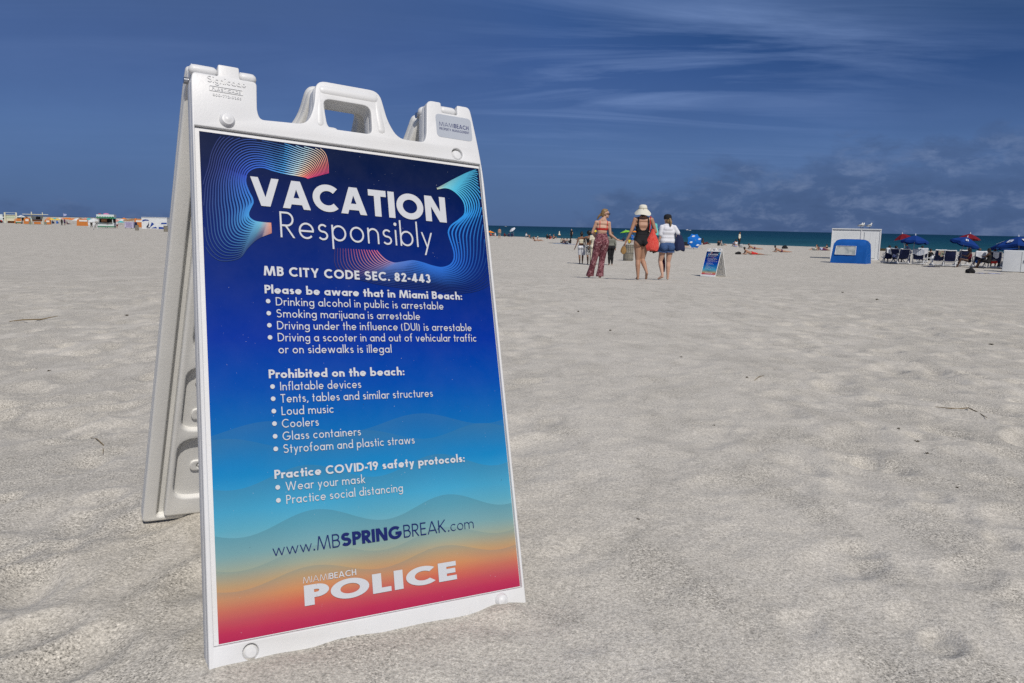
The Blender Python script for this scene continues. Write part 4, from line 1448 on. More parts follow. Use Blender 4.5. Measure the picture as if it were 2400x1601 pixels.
def suit(n, t, c):
    x, z, y = c[:, 0] - .003, c[:, 2], c[:, 1]
    body_ = isin(n, 'chest', 'waist', 'pelvis', 'glute', 'shoulder', 'trap') | (isin(n, 'thigh') & (t < .45))
    leg = z > (.775 + np.clip(np.abs(x) - .015, 0, 1) * 1.05)
    u = (x / .098) ** 2 + ((np.maximum(1.335 - z, 0)) / .150) ** 2
    scoop = (y < .05) & ((u < 1) & (z < 1.55))
    front = (y >= .05) & (z > 1.40) & (np.abs(x) < .09)
    straps = (z > 1.335) & ((np.abs(x) < .098) | (np.abs(x) > .135))
    sides = (z > 1.28) & (np.abs(x) > .150)
    return body_ & leg & ~scoop & ~front & ~straps & ~sides & (z < 1.53)


link('swimsuit', bB.garment(suit, .006), C_BLACK, wB)
hm = MB(); hq = lambda *a: Vector(PB['head']) + Vector(a)
hm.cap(hq(0, -.02, .03), .088, hq(0, -.045, -.03), .075); hm.cap(hq(0, -.05, -.03), .07, hq(0, -.05, -.085), .055)
link('hair', voxel(hm, .011, 2), HAIR['black'], wB)
ht = MB()
n_ = 40
prof = [(.194, -.024), (.190, -.020), (.152, .012), (.108, .036), (.101, .046), (.100, .080), (.092, .110), (.074, .133), (.045, .142), (.0001, .147)]
hv = []
for r_, z_ in prof:
    for i in range(n_):
        a = 2 * PI * i / n_
        sag = -.085 * max(0, (r_ - .10) / .095) ** 1.2 * (0.50 - .55 * math.sin(a)) + .018 * max(0, (r_ - .10) / .095) * math.sin(3 * a + .6)
        hv.append((r_ * math.cos(a), r_ * .98 * math.sin(a), z_ + sag))
ht.add(hv, [(i * n_ + q, i * n_ + (q + 1) % n_, (i + 1) * n_ + (q + 1) % n_, (i + 1) * n_ + q) for i in range(len(prof) - 1) for q in range(n_)])
hme = ht.me('hat'); hme.transform(Matrix.Translation(Vector(PB['head']) + Vector((0, -.01, .012))))
hat_o = link('sun_hat', hme, cloth('hat_cotton', (.60, .585, .50), bump=.2), wB)
hbm = MB(); hbm.lathe([(.1030, .040), (.1045, .048), (.1025, .060)], tuple(Vector(PB['head']) + Vector((0, -.01, .012))), 28); hbm.cap(Vector(PB['head']) + Vector((0, -.115, .06)), .010, Vector(PB['head']) + Vector((.004, -.125, .02)), .006)
link('hat_band', hbm.me('b'), cloth('hat_band_cloth', (.42, .39, .30)), hat_o)


def bag_mesh(w, h, d, seed, tilt=0.0, neck=.42):
    """slouching cloth bag, origin at the top middle"""
    rnd = random.Random(seed)
    n, rows = 28, 14
    vs, fs = [], []
    ph = [rnd.uniform(0, 6.28) for _ in range(4)]
    for i in range(rows + 1):
        v = i / rows
        sw = neck + (1 - neck) * math.sin(min(v * 1.25, 1) * PI / 2) ** (1.5 if neck < .4 else 1) if v < .9 else 1 - (v - .9) * 2.2
        for j in range(n):
            a = 2 * PI * j / n
            fold = 1 + .06 * math.sin(5 * a + ph[0] + 3 * v) + .05 * math.sin(9 * a + ph[1] - 2 * v)
            vs.append((w / 2 * sw * fold * math.cos(a) + tilt * v * h, d / 2 * (.5 + .5 * sw) * fold * math.sin(a), -h * v - .02 * math.sin(a * 2 + ph[2]) * v))
    for i in range(rows):
        for j in range(n): fs.append((i * n + (j + 1) % n, i * n + j, (i + 1) * n + j, (i + 1) * n + (j + 1) % n))
    fs.append(tuple(rows * n + j for j in range(n)))
    fs.append(tuple(j for j in reversed(range(n))))
    mb = MB(); mb.add(vs, fs); return mb


tote = empty('tote_bag', pB + Vector((.225, -.11, 1.22)), 0, 'red patterned tote bag hanging from the shoulder of the woman in black', 'bag')
bag_mesh(.30, .50, .15, 3, .03, .22).build('bag_body', pattern_cloth('red_tote_print', [(.50, .035, .03), (.62, .05, .04), (.66, .16, .12), (.50, .03, .03)], 22, .40, .60, 3.0), tote)
sb = MB(); sb.tube([(-.07, 0, -.03), (-.06, .02, .14), (-.05, .07, .295), (-.02, .14, .26), (.0, .16, .1), (.02, .06, -.05)], .013, 6); sb.build('strap', C_RED, tote)
strawbag = empty('straw_bag', pB + Vector((-.425, .02, .80)), 0, 'small brown straw bag dangling from the hand of the woman in black', 'bag')
bag_mesh(.14, .17, .08, 5, -.02).build('bag_body', mat('straw', (.26, .155, .06), .8, .2, var=.3, vs=50, bump=.5, bs=90), strawbag)
sb = MB(); sb.tube([(-.03, 0, -.02), (-.02, 0, .02), (.02, 0, .03), (.035, 0, -.02)], .006, 6); sb.build('strap', mat('dark_leather', (.03, .022, .015), .5, .3), strawbag)

# woman with the cap, white T-shirt and denim shorts
pC = at(1450 + 895 / 7.841, 20.4)
PC = fem(pelvis=(.005, 0, .90), waist=(-.005, .01, 1.04), chest=(.0, 0, 1.22), neck=(0, -.015, 1.39), head=(-.015, .02, 1.53), shL=(-.155, -.01, 1.345), shR=(.165, -.01, 1.345),
         elL=(-.185, -.02, 1.10), wrL=(-.262, .06, .85), haL=(-.285, .08, .78), elR=(.285, .0, 1.15), wrR=(.30, .20, 1.08), haR=(.27, .27, 1.10),
         hipL=(-.085, 0, .86), hipR=(.085, 0, .86), knL=(-.145, .06, .475), knR=(.055, .02, .47), anL=(-.10, -.10, .13), anR=(.055, .0, .085), toL=(-.19, -.03, .035), toR=(.075, .13, .03))
bC = Body(PC, .0075, 1.0, 1.06, {'Lside': Vector((0, 1, 0)), 'Lcurl': .5, 'Lsign': -1, 'Rside': Vector((0, 0, 1)), 'Rcurl': .4}, R(25), 7)
wC = link('person', bC.me, SKIN['fair']); wC.location = pC
tag(wC, 'woman in a white T-shirt, denim shorts and dark cap, walking at the right', 'person', WG)
mb = MB()
mb.cap((-.065, 0, 1.22), .120, (.070, 0, 1.22), .120); mb.cap((-.07, 0, 1.10), .112, (.07, 0, 1.10), .112); mb.cap((-.078, -.005, 1.0), .118, (.082, -.005, 1.0), .118)
mb.cap((-.13, -.005, 1.335), .062, (.14, -.005, 1.335), .062); mb.cap((-.085, -.012, 1.375), .058, (.0, -.016, 1.395), .060); mb.cap((.085, -.012, 1.375), .058, (.0, -.016, 1.395), .060); mb.cap((-.05, -.04, 1.30), .085, (.05, -.04, 1.30), .085)
for s in 'LR':
    a, e = Vector(PC['sh' + s]), Vector(PC['el' + s]); mb.cap(a, .066, a.lerp(e, .72), .070)
link('shirt', voxel(mb, .010, 14), cloth('white_tshirt', (.62, .63, .67), var=.05, bump=.3, bs=9), wC)
link('shorts', bC.garment(lambda n, t, c: (c[:, 2] > .715) & (c[:, 2] < .99) & isin(n, 'pelvis', 'glute', 'thigh', 'waist'), lambda c: .012 + .03 * np.clip((.86 - c[:, 2]) / .15, 0, 1)), C_DENIM, wC)
hm = MB(); M = Matrix.Rotation(R(25), 3, 'Z'); hq = lambda *a: Vector(PC['head']) + M @ Vector(a)
hm.cap(hq(.0, -.04, .0), .078, hq(0, -.06, -.03), .06); hm.cap(hq(.0, -.105, .02), .034, hq(.01, -.14, -.06), .032); hm.cap(hq(.01, -.14, -.06), .032, hq(.0, -.145, -.15), .018)
link('hair', voxel(hm, .010, 2), HAIR['blonde'], wC)
cm = MB(); cm.lathe([(.099, .005), (.101, .05), (.092, .10), (.06, .128), (.0001, .138)], (0, 0, 0), 24)
bv = []
for i in range(9):
    a = PI * (.15 + .7 * i / 8)
    bv += [(.098 * math.cos(a), .098 * math.sin(a), .012), (.098 * math.cos(a) * .9, .05 + .16 * math.sin(a), .0)]
cm.add(bv, [(2 * i, 2 * i + 2, 2 * i + 3, 2 * i + 1) for i in range(8)])
cme = cm.me('cap'); cme.transform(Matrix.Translation(Vector(PC['head']) + Vector((0, -.01, .015))) @ Matrix.Rotation(R(-40), 4, 'Z'))
link('cap', cme, C_BLACK, wC)
nb = empty('shoulder_bag', pC + Vector((.285, -.06, 1.16)), 0, 'navy shoulder bag carried by the woman in the white T-shirt', 'bag')
bag_mesh(.27, .40, .14, 9, .10).build('bag_body', C_NAVY, nb)
sb = MB(); sb.tube([(-.10, 0, -.02), (-.11, .02, .13), (-.12, .06, .245), (-.06, .13, .2), (.05, .10, -.03)], .012, 6); sb.build('strap', C_NAVY, nb)
fl = empty('sandals', pC + Vector((-.29, .07, .775)), 0, 'pair of dark sandals held by the woman in the white T-shirt', 'sandals')
for i, (dx, tz) in enumerate(((-.02, .6), (.06, -.3))):
    q = MB(); q.cap((dx - .10, .02 * i, -.05 - .03 * i), .022, (dx + .09, .02 * i, -.02 + .02 * i), .03); me_ = q.me('s'); me_.transform(Matrix.Scale(.45, 4, (0, 0, 1)) if False else Matrix.Identity(4)); link('sandal', me_, mat('dark_leather', (.03, .022, .015), .5, .3), fl)

# ---- the people walking ahead of them
TG = 'group of walkers further down the sand'
xA = at(1340 + 190 / 8.25, 40.0)
PT = fem(elL=(-.24, .0, 1.10), wrL=(-.33, .02, .86), haL=(-.36, .03, .79), elR=(.21, .06, 1.12), wrR=(.2, .2, .95), haR=(.18, .25, .92), knL=(-.08, .05, .49), anL=(-.06, -.04, .085), knR=(.09, .0, .49), anR=(.085, .03, .085), toL=(-.07, .1, .03), toR=(.1, .16, .03))
person('woman with a hair bun, pale top and white shorts, arm in arm with a friend', PT, 1340 + 190 / 8.25, 40.0, k=.935, skin='brown', hair=('black', 'bun'), top=('bikini', C_CREAM), bottom=('shorts', C_WHITE), vox=.013, group=TG)
PT2 = fem(shL=(-.17, -.01, 1.385), elL=(-.34, .02, 1.33), wrL=(-.56, .04, 1.27), haL=(-.64, .05, 1.26), knL=(-.06, .02, .49), anL=(-.04, -.05, .085), toL=(-.05, .09, .03), knR=(.11, .04, .49), anR=(.10, .03, .085), toR=(.1, .16, .03))
person('woman with a round black afro, black top and black-and-white shorts', PT2, 1340 + 340 / 8.25, 39.6, k=.97, skin='brown', hair=('black', 'afro'), top=('bikini', C_BLACK), bottom=('shorts', C_BW), vox=.013, group=TG)
person('woman with long dark hair, grey-green blouse and black leggings', fem(knL=(-.07, .0, .49), knR=(.07, .02, .49), anL=(-.065, .0, .085), anR=(.075, -.04, .085), toL=(-.08, .14, .03), toR=(.1, .1, .03)), 1340 + 765 / 8.25, 39.2, k=.97, skin='tan', hair=('brown', 'long'),
       top=('long', C_OLIVE), bottom=('trousers', C_BLACK), vox=.013, girth=1.18, group=TG)
person('person in yellow headwear almost hidden behind the blonde woman', STAND, 1340 + 437 / 8.25, 38.6, k=1.0, skin='brown', hair=None, top=('shirt', C_CREAM), bottom=('trousers', C_CREAM), hat=(C_YEL, 'cap'), vox=.016, group=TG)
hh = MB()
n_ = 22
hv = []
for i, (r_, z_) in enumerate(((.005, .0), (.07, .01), (.085, .05), (.09, .10), (.12, .15), (.15, .20), (.16, .27))):
    for q in range(n_):
        a = 2 * PI * q / n_
        f = 1 + .12 * math.sin(3 * a + i) * (i > 3)
        hv.append((r_ * f * math.cos(a) * .62, r_ * f * math.sin(a) * .8, -z_ + .02 * math.sin(2 * a) * (i > 3)))
hh.add(hv, [(i * n_ + q, i * n_ + (q + 1) % n_, (i + 1) * n_ + (q + 1) % n_, (i + 1) * n_ + q) for i in range(6) for q in range(n_)])
tag(hh.build('sun_hat', C_TEAL, None, pB + Vector((.345, .26, 1.36))), 'floppy turquoise sun hat held up in the right hand of the woman in black', 'hat')
sc_ = MB(); sv = []
for i in range(12):
    t = i / 11
    for q in range(7):
        u = q / 6 - .5
        sv.append((-.045 + .05 * t * math.sin(3 * t) + u * (.035 + .10 * t), .02 * math.sin(8 * u + 3 * t), -.62 * t - .05 * u * t))
sc_.add(sv, [(i * 7 + q, (i + 1) * 7 + q, (i + 1) * 7 + q + 1, i * 7 + q + 1) for i in range(11) for q in range(6)])
tag(sc_.build('wrap', C_PURPLE, None, pC + Vector((-.01, .26, .83))), 'purple wrap trailing in front of the legs of the woman in denim shorts', 'cloth')
wb = empty('carrier_bag', at(1340 + 245 / 8.25, 40.0) + Vector((.0, -.02, .72)), 0, 'white carrier bag held at the side of the woman with the bun', 'bag')
bag_mesh(.16, .26, .09, 12).build('bag_body', C_WHITE, wb)
# ------------------------------------------------------------------ beach furniture
WHITE_METAL = mat('white_metal', (.62, .63, .64), .4, .4); POLE = mat('grey_pole', (.35, .35, .36), .4, .4, metal=.6); DARKPOLE = mat('dark_pole', (.03, .03, .035), .5, .3)
NAVY_SLING = cloth('navy_sling', (.018, .025, .075)); UMB_BLUE = cloth('umbrella_blue', (.006, .034, .175), var=.05, bump=.1); UMB_RED = cloth('umbrella_red', (.145, .008, .016), var=.05, bump=.1)
TRIM = cloth('white_trim', (.60, .62, .66), var=.02, bump=0)


def canopy(mats, R_, H_, valance=0.0, n=8, sag=.10, vm=None):
    """ribbed canopy, apex at z=0; panels share the given materials in turn"""
    mb = MB()
    rows = 7; sub = 4
    for g in range(n):
        mb.cur = g % len(mats)
        vs, fs = [], []
        for i in range(rows + 1):
            t = i / rows
            for j in range(sub + 1):
                u = j / sub
                a = 2 * PI * (g + u) / n
                edge = 1 - sag * math.sin(PI * u) * t
                r = R_ * t * (1 - (1 - math.cos(PI / n)) * math.sin(PI * u)) * (edge if valance == 0 else 1 - .3 * sag * math.sin(PI * u) * t)
                vs.append((r * math.cos(a), r * math.sin(a), -H_ * (.55 * t + .45 * t * t)))
        for i in range(rows):
            for j in range(sub): fs.append((i * (sub + 1) + j, (i + 1) * (sub + 1) + j, (i + 1) * (sub + 1) + j + 1, i * (sub + 1) + j + 1))
        mb.add(vs, fs)
    return mb


def umbrella(label, p, R_, top, mats, H_=None, tilt=(0, 0), valance=False, group=None, name='beach_umbrella', letters=None, pole=POLE, pole_r=.022, rot=0.0, flat=None):
    root = empty(name, p, 0, label, 'umbrella', group)
    H_ = H_ or R_ * .38
    Mt = Matrix.Translation((0, 0, top)) @ Matrix.Rotation(tilt[0], 4, 'X') @ Matrix.Rotation(tilt[1], 4, 'Y') @ Matrix.Rotation(rot, 4, 'Z')
    hinge_z = top * .72
    pb = MB(); hub = Mt @ Vector((0, 0, -.02))
    if tilt == (0, 0): pb.tube([(0, 0, -.15), (0, 0, top - .02)], pole_r, 8)
    else:
        base = Mt @ Vector((0, 0, -min(top * .45, 1.0)))
        pb.tube([(base.x * 1.0, base.y * 1.0, -.15), tuple(base), tuple(hub)], pole_r, 8)
    pb.build('pole', pole, root)
    cm_ = canopy(mats, R_, H_)
    me = cm_.me('canopy', ang=25, weld=False); me.transform(Mt)
    cp = link('canopy', me, mats, root)
    f = MB(); f.cap(Mt @ Vector((0, 0, .0)), .035, Mt @ Vector((0, 0, .09)), .018, 8)
    f.build('finial', TRIM, root)
    rb = MB()
    for g in range(8):
        a = 2 * PI * g / 8
        pr_ = [Mt @ Vector((R_ * t * math.cos(a), R_ * t * math.sin(a), -H_ * (.55 * t + .45 * t * t) - .018)) for t in (.04, .35, .7, .99)]
        rb.tube(pr_, .007, 5)
    rb.build('ribs', pole, root)
    if valance:
        v = MB()
        for g in range(8):
            vs, fs = [], []
            for j in range(9):
                u = j / 8; a = 2 * PI * (g + u) / 8
                r = R_ * (1 - (1 - math.cos(PI / 8)) * math.sin(PI * u)) * (1 - .03 * math.sin(PI * u)) * 1.004
                dz = -.09 - .07 * math.sin(PI * u)
                for z_ in (0, dz * .72, dz): vs.append(Mt @ Vector((r * math.cos(a), r * math.sin(a), -H_ + z_)))
            for j in range(8):
                fs += [(j * 3, j * 3 + 1, j * 3 + 4, j * 3 + 3)]
            v.cur = 0; v.add(vs, fs)
            v.cur = 1; v.add(vs, [(j * 3 + 1, j * 3 + 2, j * 3 + 5, j * 3 + 4) for j in range(8)])
        link('valance', v.me('v', weld=False), [mats[0], TRIM], cp)
    if letters:
        for g, s in letters:
            t = MB()
            am = 2 * PI * (g + .5) / 8
            rr = R_ * .66
            c_ = Vector((rr * math.cos(am), rr * math.sin(am), -H_ * (.55 * .70 + .45 * .49) + .015))
            out = Vector((math.cos(am), math.sin(am), -H_ / R_ * 1.1)).normalized()
            x_ = Vector((-math.sin(am), math.cos(am), 0)); y_ = -out; n_v = x_.cross(y_)
            ML = Matrix(((x_.x, y_.x, n_v.x, c_.x), (x_.y, y_.y, n_v.y, c_.y), (x_.z, y_.z, n_v.z, c_.z), (0, 0, 0, 1)))
            sz = R_ * .30
            text_into(t, s, -sz * .33, -sz * .5, sz, .17, sz * .33, .012, M=Mt @ ML)
            t.build('letter', TRIM, cp, smooth=False)
    return root


def lounge_chair(label, p, rz, mt=NAVY_SLING, group='white framed beach chairs with navy slings', back=.62):
    """low white beach chair, facing +Y"""
    root = empty('beach_chair', p, rz, label, 'chair', group)
    w = .30
    fr = MB()
    for s in (-1, 1):
        fr.tube([(s * w, -.22, 1.0), (s * w, .12, .36), (s * w, .70, .40)], .028, 8)          # back and seat rail
        fr.tube([(s * w * 1.06, -.05, .03), (s * w * 1.06, .40, .62), (s * w * 1.06, -.14, .66)], .024, 8)
        fr.tube([(s * w * 1.06, .62, .03), (s * w * 1.06, .05, .42)], .024, 8)
    fr.tube([(-w, -.22, 1.0), (0, -.235, .985), (w, -.22, 1.0)], .030, 8)
    fr.tube([(-w, .02, .55), (w, .02, .55)], .026, 8); fr.tube([(-w * 1.06, .62, .04), (w * 1.06, .62, .04)], .016, 8); fr.tube([(-w * 1.06, -.05, .04), (w * 1.06, -.05, .04)], .016, 8)
    fr.build('frame', WHITE_METAL, root)
    for s in (-1, 1):
        a = MB(); a.box((s * w * 1.12, .10, .665), (.06, .48, .025)); a.build('armrest', WHITE_METAL, root, smooth=False)
    bs = MB(); vs = []
    for i in range(9):
        t = i / 8
        for j in range(5):
            u = j / 4 - .5
            vs.append((u * 2 * (w - .012), -.21 + .31 * t - .03 * math.sin(PI * t) - .03 * (1 - (2 * u) ** 2) * (1 - .5 * t), .975 - .60 * t - .02 * (1 - (2 * u) ** 2) * (t < .1)))
    fs = [(i * 5 + j, i * 5 + j + 1, (i + 1) * 5 + j + 1, (i + 1) * 5 + j) for i in range(8) for j in range(4)]
    bs.add(vs, fs); bs.build('backrest', mt, root)
    st = MB(); vs = []
    for i in range(7):
        t = i / 6
        for j in range(5):
            u = j / 4 - .5
            vs.append((u * 2 * (w - .012), .12 + .57 * t, .36 + .04 * t - .05 * math.sin(PI * t) - .015 * (1 - (2 * u) ** 2)))
    st.add(vs, [(i * 5 + j, i * 5 + j + 1, (i + 1) * 5 + j + 1, (i + 1) * 5 + j) for i in range(6) for j in range(4)]); st.build('seat', mt, root)
    fp = MB()
    for i in range(5): fp.box((0, -.10 + .19 * i, .10), (.74, .05, .025))
    for s in (-1, 1): fp.bar((s * .34, -.16, .075), (s * .34, .74, .075), .03, .05)
    fp.build('base_slats', WHITE_METAL, root, smooth=False)
    return root


def towel_over(label, p, rz, mt, w=.52, drop=.42, back=.05):
    """towel hung over the top rail of a beach chair"""
    mb = MB(); n, m_ = 11, 9
    vs = []
    for i in range(n):
        t = i / (n - 1) - .35
        for j in range(m_):
            u = j / (m_ - 1) - .5
            wav = .010 * math.sin(9 * u + 6 * t) + .008 * math.sin(17 * u)
            if t < 0: y, z = -.250 - .12 * t * 0 + t * -.06 - .02, 1.03 + t * drop * 2.6 * (1 + .15 * math.sin(5 * u + 1))
            else: y, z = -.20 + t * .42, 1.03 - t * .75
            vs.append((u * w, y + wav - (.02 if t < 0 else -.03), z))
    mb.add(vs, [(i * m_ + j, i * m_ + j + 1, (i + 1) * m_ + j + 1, (i + 1) * m_ + j) for i in range(n - 1) for j in range(m_ - 1)])
    o = mb.build('towel', mt, None, p, rz)
    return tag(o, label, 'towel')


def flat_towel(label, p, rz, w, l, mt, cat='towel', name='beach_towel', group=None):
    mb = MB(); n, m_ = 13, 9
    vs = []
    c, s_ = math.cos(rz), math.sin(rz)
    for i in range(n):
        for j in range(m_):
            x, y = (i / (n - 1) - .5) * l, (j / (m_ - 1) - .5) * w
            gx, gy = p.x + x * c - y * s_, p.y + x * s_ + y * c
            vs.append((x, y, float(ground(gx, gy)) - p.z + .018 + .012 * math.sin(13 * x + 5 * y) * math.sin(7 * y + 1)))
    mb.add(vs, [(i * m_ + j, (i + 1) * m_ + j, (i + 1) * m_ + j + 1, i * m_ + j + 1) for i in range(n - 1) for j in range(m_ - 1)])
    return tag(mb.build(name, mt, None, p, rz), label, cat, group)


def lump(name, label, cat, p, dims, mt, rz=0.0, seed=1, group=None):
    """soft bag or bundle"""
    rnd = random.Random(seed)
    mb = MB()
    w, d, h = dims
    for i in range(7):
        mb.ell((rnd.uniform(-.25, .25) * w, rnd.uniform(-.2, .2) * d, h * rnd.uniform(.30, .55)), (w * rnd.uniform(.22, .34), d * rnd.uniform(.25, .36), h * rnd.uniform(.28, .45)))
    mb.box((0, 0, h * .18), (w * .86, d * .8, h * .34))
    me = voxel(mb, max(min(dims) * .07, .012), 3)
    o = link(name, me, mt); o.location = p; o.rotation_euler = (0, 0, rz)
    return tag(o, label, cat, group)


def barrel(label, p, k=1.0):
    root = empty('litter_bin', p, 0, label, 'bin', 'wood-slatted litter bins on the sand')
    b = MB(); b.lathe([(.0001, .0), (.255, .0), (.262, .02), (.27, .88), (.25, .90), (.0001, .89)], (0, 0, 0), 20); b.build('drum', mat('bin_liner', (.055, .055, .05), .8, .2, var=.3, vs=8), root)
    for i in range(16):
        a = 2 * PI * i / 16
        s = MB(); Mz = Matrix.Rotation(a, 3, 'Z')
        s.box(Mz @ Vector((.283, 0, .47)), (.022, .088, .90), M=Mz); s.build('slat', mat('weathered_wood', (.235, .215, .175), .9, .1, var=.35, vs=4), root, smooth=False)
    for z in (.10, .44, .80):
        h = MB(); h.lathe([(.296, z - .025), (.302, z - .025), (.302, z + .025), (.296, z + .025)], (0, 0, 0), 24); h.build('hoop', mat('bin_hoop', (.13, .125, .11), .7, .3), root)
    rm = MB(); rm.lathe([(.26, .90), (.31, .90), (.31, .935), (.25, .94), (.235, .91)], (0, 0, 0), 24); rm.build('rim', mat('bin_rim', (.20, .19, .16), .8, .2), root)
    root.scale = (k, k, k)
    return root


PANEL = mat('shed_panel', (.60, .62, .63), .5, .3, var=.05, vs=1.5)


def shed(label, p, rz, W_, H_, D_, split, mural=False):
    root = empty('storage_shed', p, rz, label, 'shed', 'white storage sheds on the beach')
    b = MB(); b.box((0, D_ / 2, H_ / 2), (W_ - .06, D_ - .06, H_ - .06)); b.build('body', PANEL, root, smooth=False)
    n = 24
    cl = MB()
    for i in range(n):                                                   # lap siding on the front
        z = .08 + (H_ - .22) * (i + .5) / n
        M = Matrix.Rotation(R(-9), 3, 'X')
        for x0, x1 in ((-W_ / 2 + .08, -W_ / 2 + split - .04), (-W_ / 2 + split + .04, W_ / 2 - .08)):
            cl.box(((x0 + x1) / 2, .016, z), (x1 - x0, .02, (H_ - .22) / n * .98), M=M)
    cl.build('siding', PANEL, root, smooth=False)
    tr = MB()
    for x in (-W_ / 2 + .04, -W_ / 2 + split, W_ / 2 - .04): tr.box((x, -.005, H_ / 2), (.08, .06, H_ - .002))
    tr.box((0, -.008, .05), (W_ - .01, .056, .10)); tr.build('trim', WHITE_METAL, root, smooth=False)
    rf = MB(); rf.box((0, D_ / 2 - .02, H_ + .02), (W_ + .02, D_ + .10, .07)); rf.build('roof', PANEL, root, smooth=False)
    dx0, dx1 = -W_ / 2 + split + .22, W_ / 2 - .30
    if not mural:
        d = MB(); d.box(((dx0 + dx1) / 2, -.022, H_ * .49), (dx1 - dx0, .03, H_ * .86)); dr = d.build('door', PANEL, root, smooth=False)
        k = MB(); k.ell((dx0 + (dx1 - dx0) * .52, -.055, H_ * .46), (.035, .03, .05)); k.box((dx0 + (dx1 - dx0) * .5, -.042, H_ * .46), (.07, .015, .20)); k.build('handle', mat('brass', (.35, .25, .10), .35, .5, metal=1), dr)
        g = MB(); g.box((dx0 + (dx1 - dx0) * .48, -.040, H_ * .49), (.02, .012, H_ * .84)); g.box((dx1 - .02, -.040, H_ * .49), (.03, .012, H_ * .84)); g.build('door_frame', WHITE_METAL, dr, smooth=False)
    return root


# ---- right: shed, blue cabana, gulls
pS = at(2006, 60.0)
sS = mpp(pS)
sd = shed('white storage shed with a door and two gulls on the roof, behind the blue cabana', pS, R(-21), 106 * sS, 70 * sS, 2.2, 64 * sS)
zt = pS.z + 70 * sS + .07
GULL_W = mat('gull_white', (.62, .62, .60), .7, .2); GULL_G = mat('gull_grey', (.10, .105, .11), .7, .2)


def gull(label, p, rz):
    root = empty('gull', p, rz, label, 'bird', 'gulls on the shed roof')
    b = MB()
    b.cap((-.10, 0, .17), .055, (.06, 0, .20), .070); b.cap((.06, 0, .20), .062, (.115, 0, .29), .036); b.ell((.130, 0, .315), (.042, .036, .036))
    b.cap((-.10, 0, .165), .045, (-.20, 0, .145), .018)
    link('body', voxel(b, .012, 2), GULL_W, root)
    for s in (-1, 1):
        w = MB(); w.cap((.05, s * .058, .215), .030, (-.16, s * .035, .185), .022); w.cap((-.16, s * .035, .185), .020, (-.29, s * .012, .175), .006); w.build('wing', GULL_G, root)
        l = MB(); l.tube([(.0, s * .025, .14), (.0, s * .025, .0)], .007, 6); l.box((.025, s * .025, .005), (.06, .04, .008)); l.build('leg', mat('gull_leg', (.05, .04, .03), .6, .2), root)
    k = MB(); k.cap((.165, 0, .310), .013, (.215, 0, .298), .005); k.build('beak', mat('gull_beak', (.10, .05, .03), .5, .3), root)
    return root


for lab, px, rz in (('left gull of the close pair on the shed roof', 2018, R(20)), ('right gull of the close pair on the shed roof', 2023, R(35)), ('gull standing alone at the right on the shed roof', 2038.5, R(10))):
    g = gull(lab, (pS.x + (px - 2006) * sS, pS.y + .25, zt), rz); g.scale = (1.25,) * 3

BLUE_TARP = cloth('blue_tarp', (.008, .085, .33), var=.12, vs=3, bump=.8, bs=5, rough=.6)


def cabana(label, p, rz, W_, H_, D_, mt, win=True, group=None, winmat=None, k=(.10, .42, .24, .84)):
    """folded down beach cabana: rounded hood, sloping face with a clear window"""
    root = empty('beach_cabana', p, rz, label, 'cabana', group)
    mb = MB(); n, rows = 9, 10
    prof = [(0, 0), (.02, .18), (.055, .36), (.10, .54), (.145, .72), (.19, .86), (.26, .95), (.38, 1.0), (.62, 1.0), (.84, .97), (.95, .85), (1.0, .55), (1.0, 0)]
    vs = []; m_ = 13
    rnd = random.Random(4)
    for i, (y, z) in enumerate(prof):
        for j in range(m_):
            u = j / (m_ - 1)
            inset = .02 + .045 * z + (.03 if z > .9 else 0)
            x = (u - .5) * W_ * (1 - 2 * inset)
            dz = -.05 * H_ * (abs(u - .5) * 2) ** 6 * (z > .8)
            vs.append((x, y * D_ + rnd.uniform(-.012, .012), z * H_ + dz + (rnd.uniform(-.012, .012) if z > 0 else 0)))
    mb.add(vs, [(i * m_ + j, i * m_ + j + 1, (i + 1) * m_ + j + 1, (i + 1) * m_ + j) for i in range(len(prof) - 1) for j in range(m_ - 1)])
    for side in (0, m_ - 1):
        idx = [i * m_ + side for i in range(len(prof))]
        mb.add([vs[i] for i in idx], [tuple(range(len(idx))) if side else tuple(reversed(range(len(idx))))])
    cv = mb.build('cover', mt, root, ang=50)
    if win:
        w = MB(); u0, z0, u1, z1 = .10, .36, .70, .72
        if win == 2: u0, z0, u1, z1 = .30, .45, .80, .78
        if win == 3: u0, z0, u1, z1 = .22, .66, .96, .88
        def sp(u, z):
            for (ya, za), (yb, zb) in zip(prof, prof[1:]):
                if za <= z <= zb: y = ya + (yb - ya) * (z - za) / (zb - za); break
            return ((u - .5) * W_ * (1 - 2 * (.02 + .045 * z)), y * D_ - .03, z * H_)
        zs = [z0 + (z1 - z0) * i / 6 for i in range(7)]
        vv = [q for z in zs for q in (sp(u0, z), sp(u1, z))]
        w.add(vv, [(2 * i, 2 * i + 1, 2 * i + 3, 2 * i + 2) for i in range(6)]); w.build('window', winmat or pattern_cloth('clear_vinyl', [(.26, .29, .30), (.38, .40, .39), (.46, .47, .45)], 2.2, .35, .62), root)
        fr = MB()
        for a, b in (((u0, z0), (u1, z0)), ((u0, z1), (u1, z1)), ((u0, z0), (u0, z1)), ((u1, z0), (u1, z1))):
            fr.bar(Vector(sp(*a)) + Vector((0, -.008, 0)), Vector(sp(*b)) + Vector((0, -.008, 0)), .035, .02)
        fr.build('window_frame', TRIM, root, smooth=False)
    return root


pK = at(1991, 50.5); sK = mpp(pK)
cabana('bright blue folded beach cabana with a clear window, before the white shed', pK, R(-36), 82 * sK, 56 * sK, 1.5, BLUE_TARP)

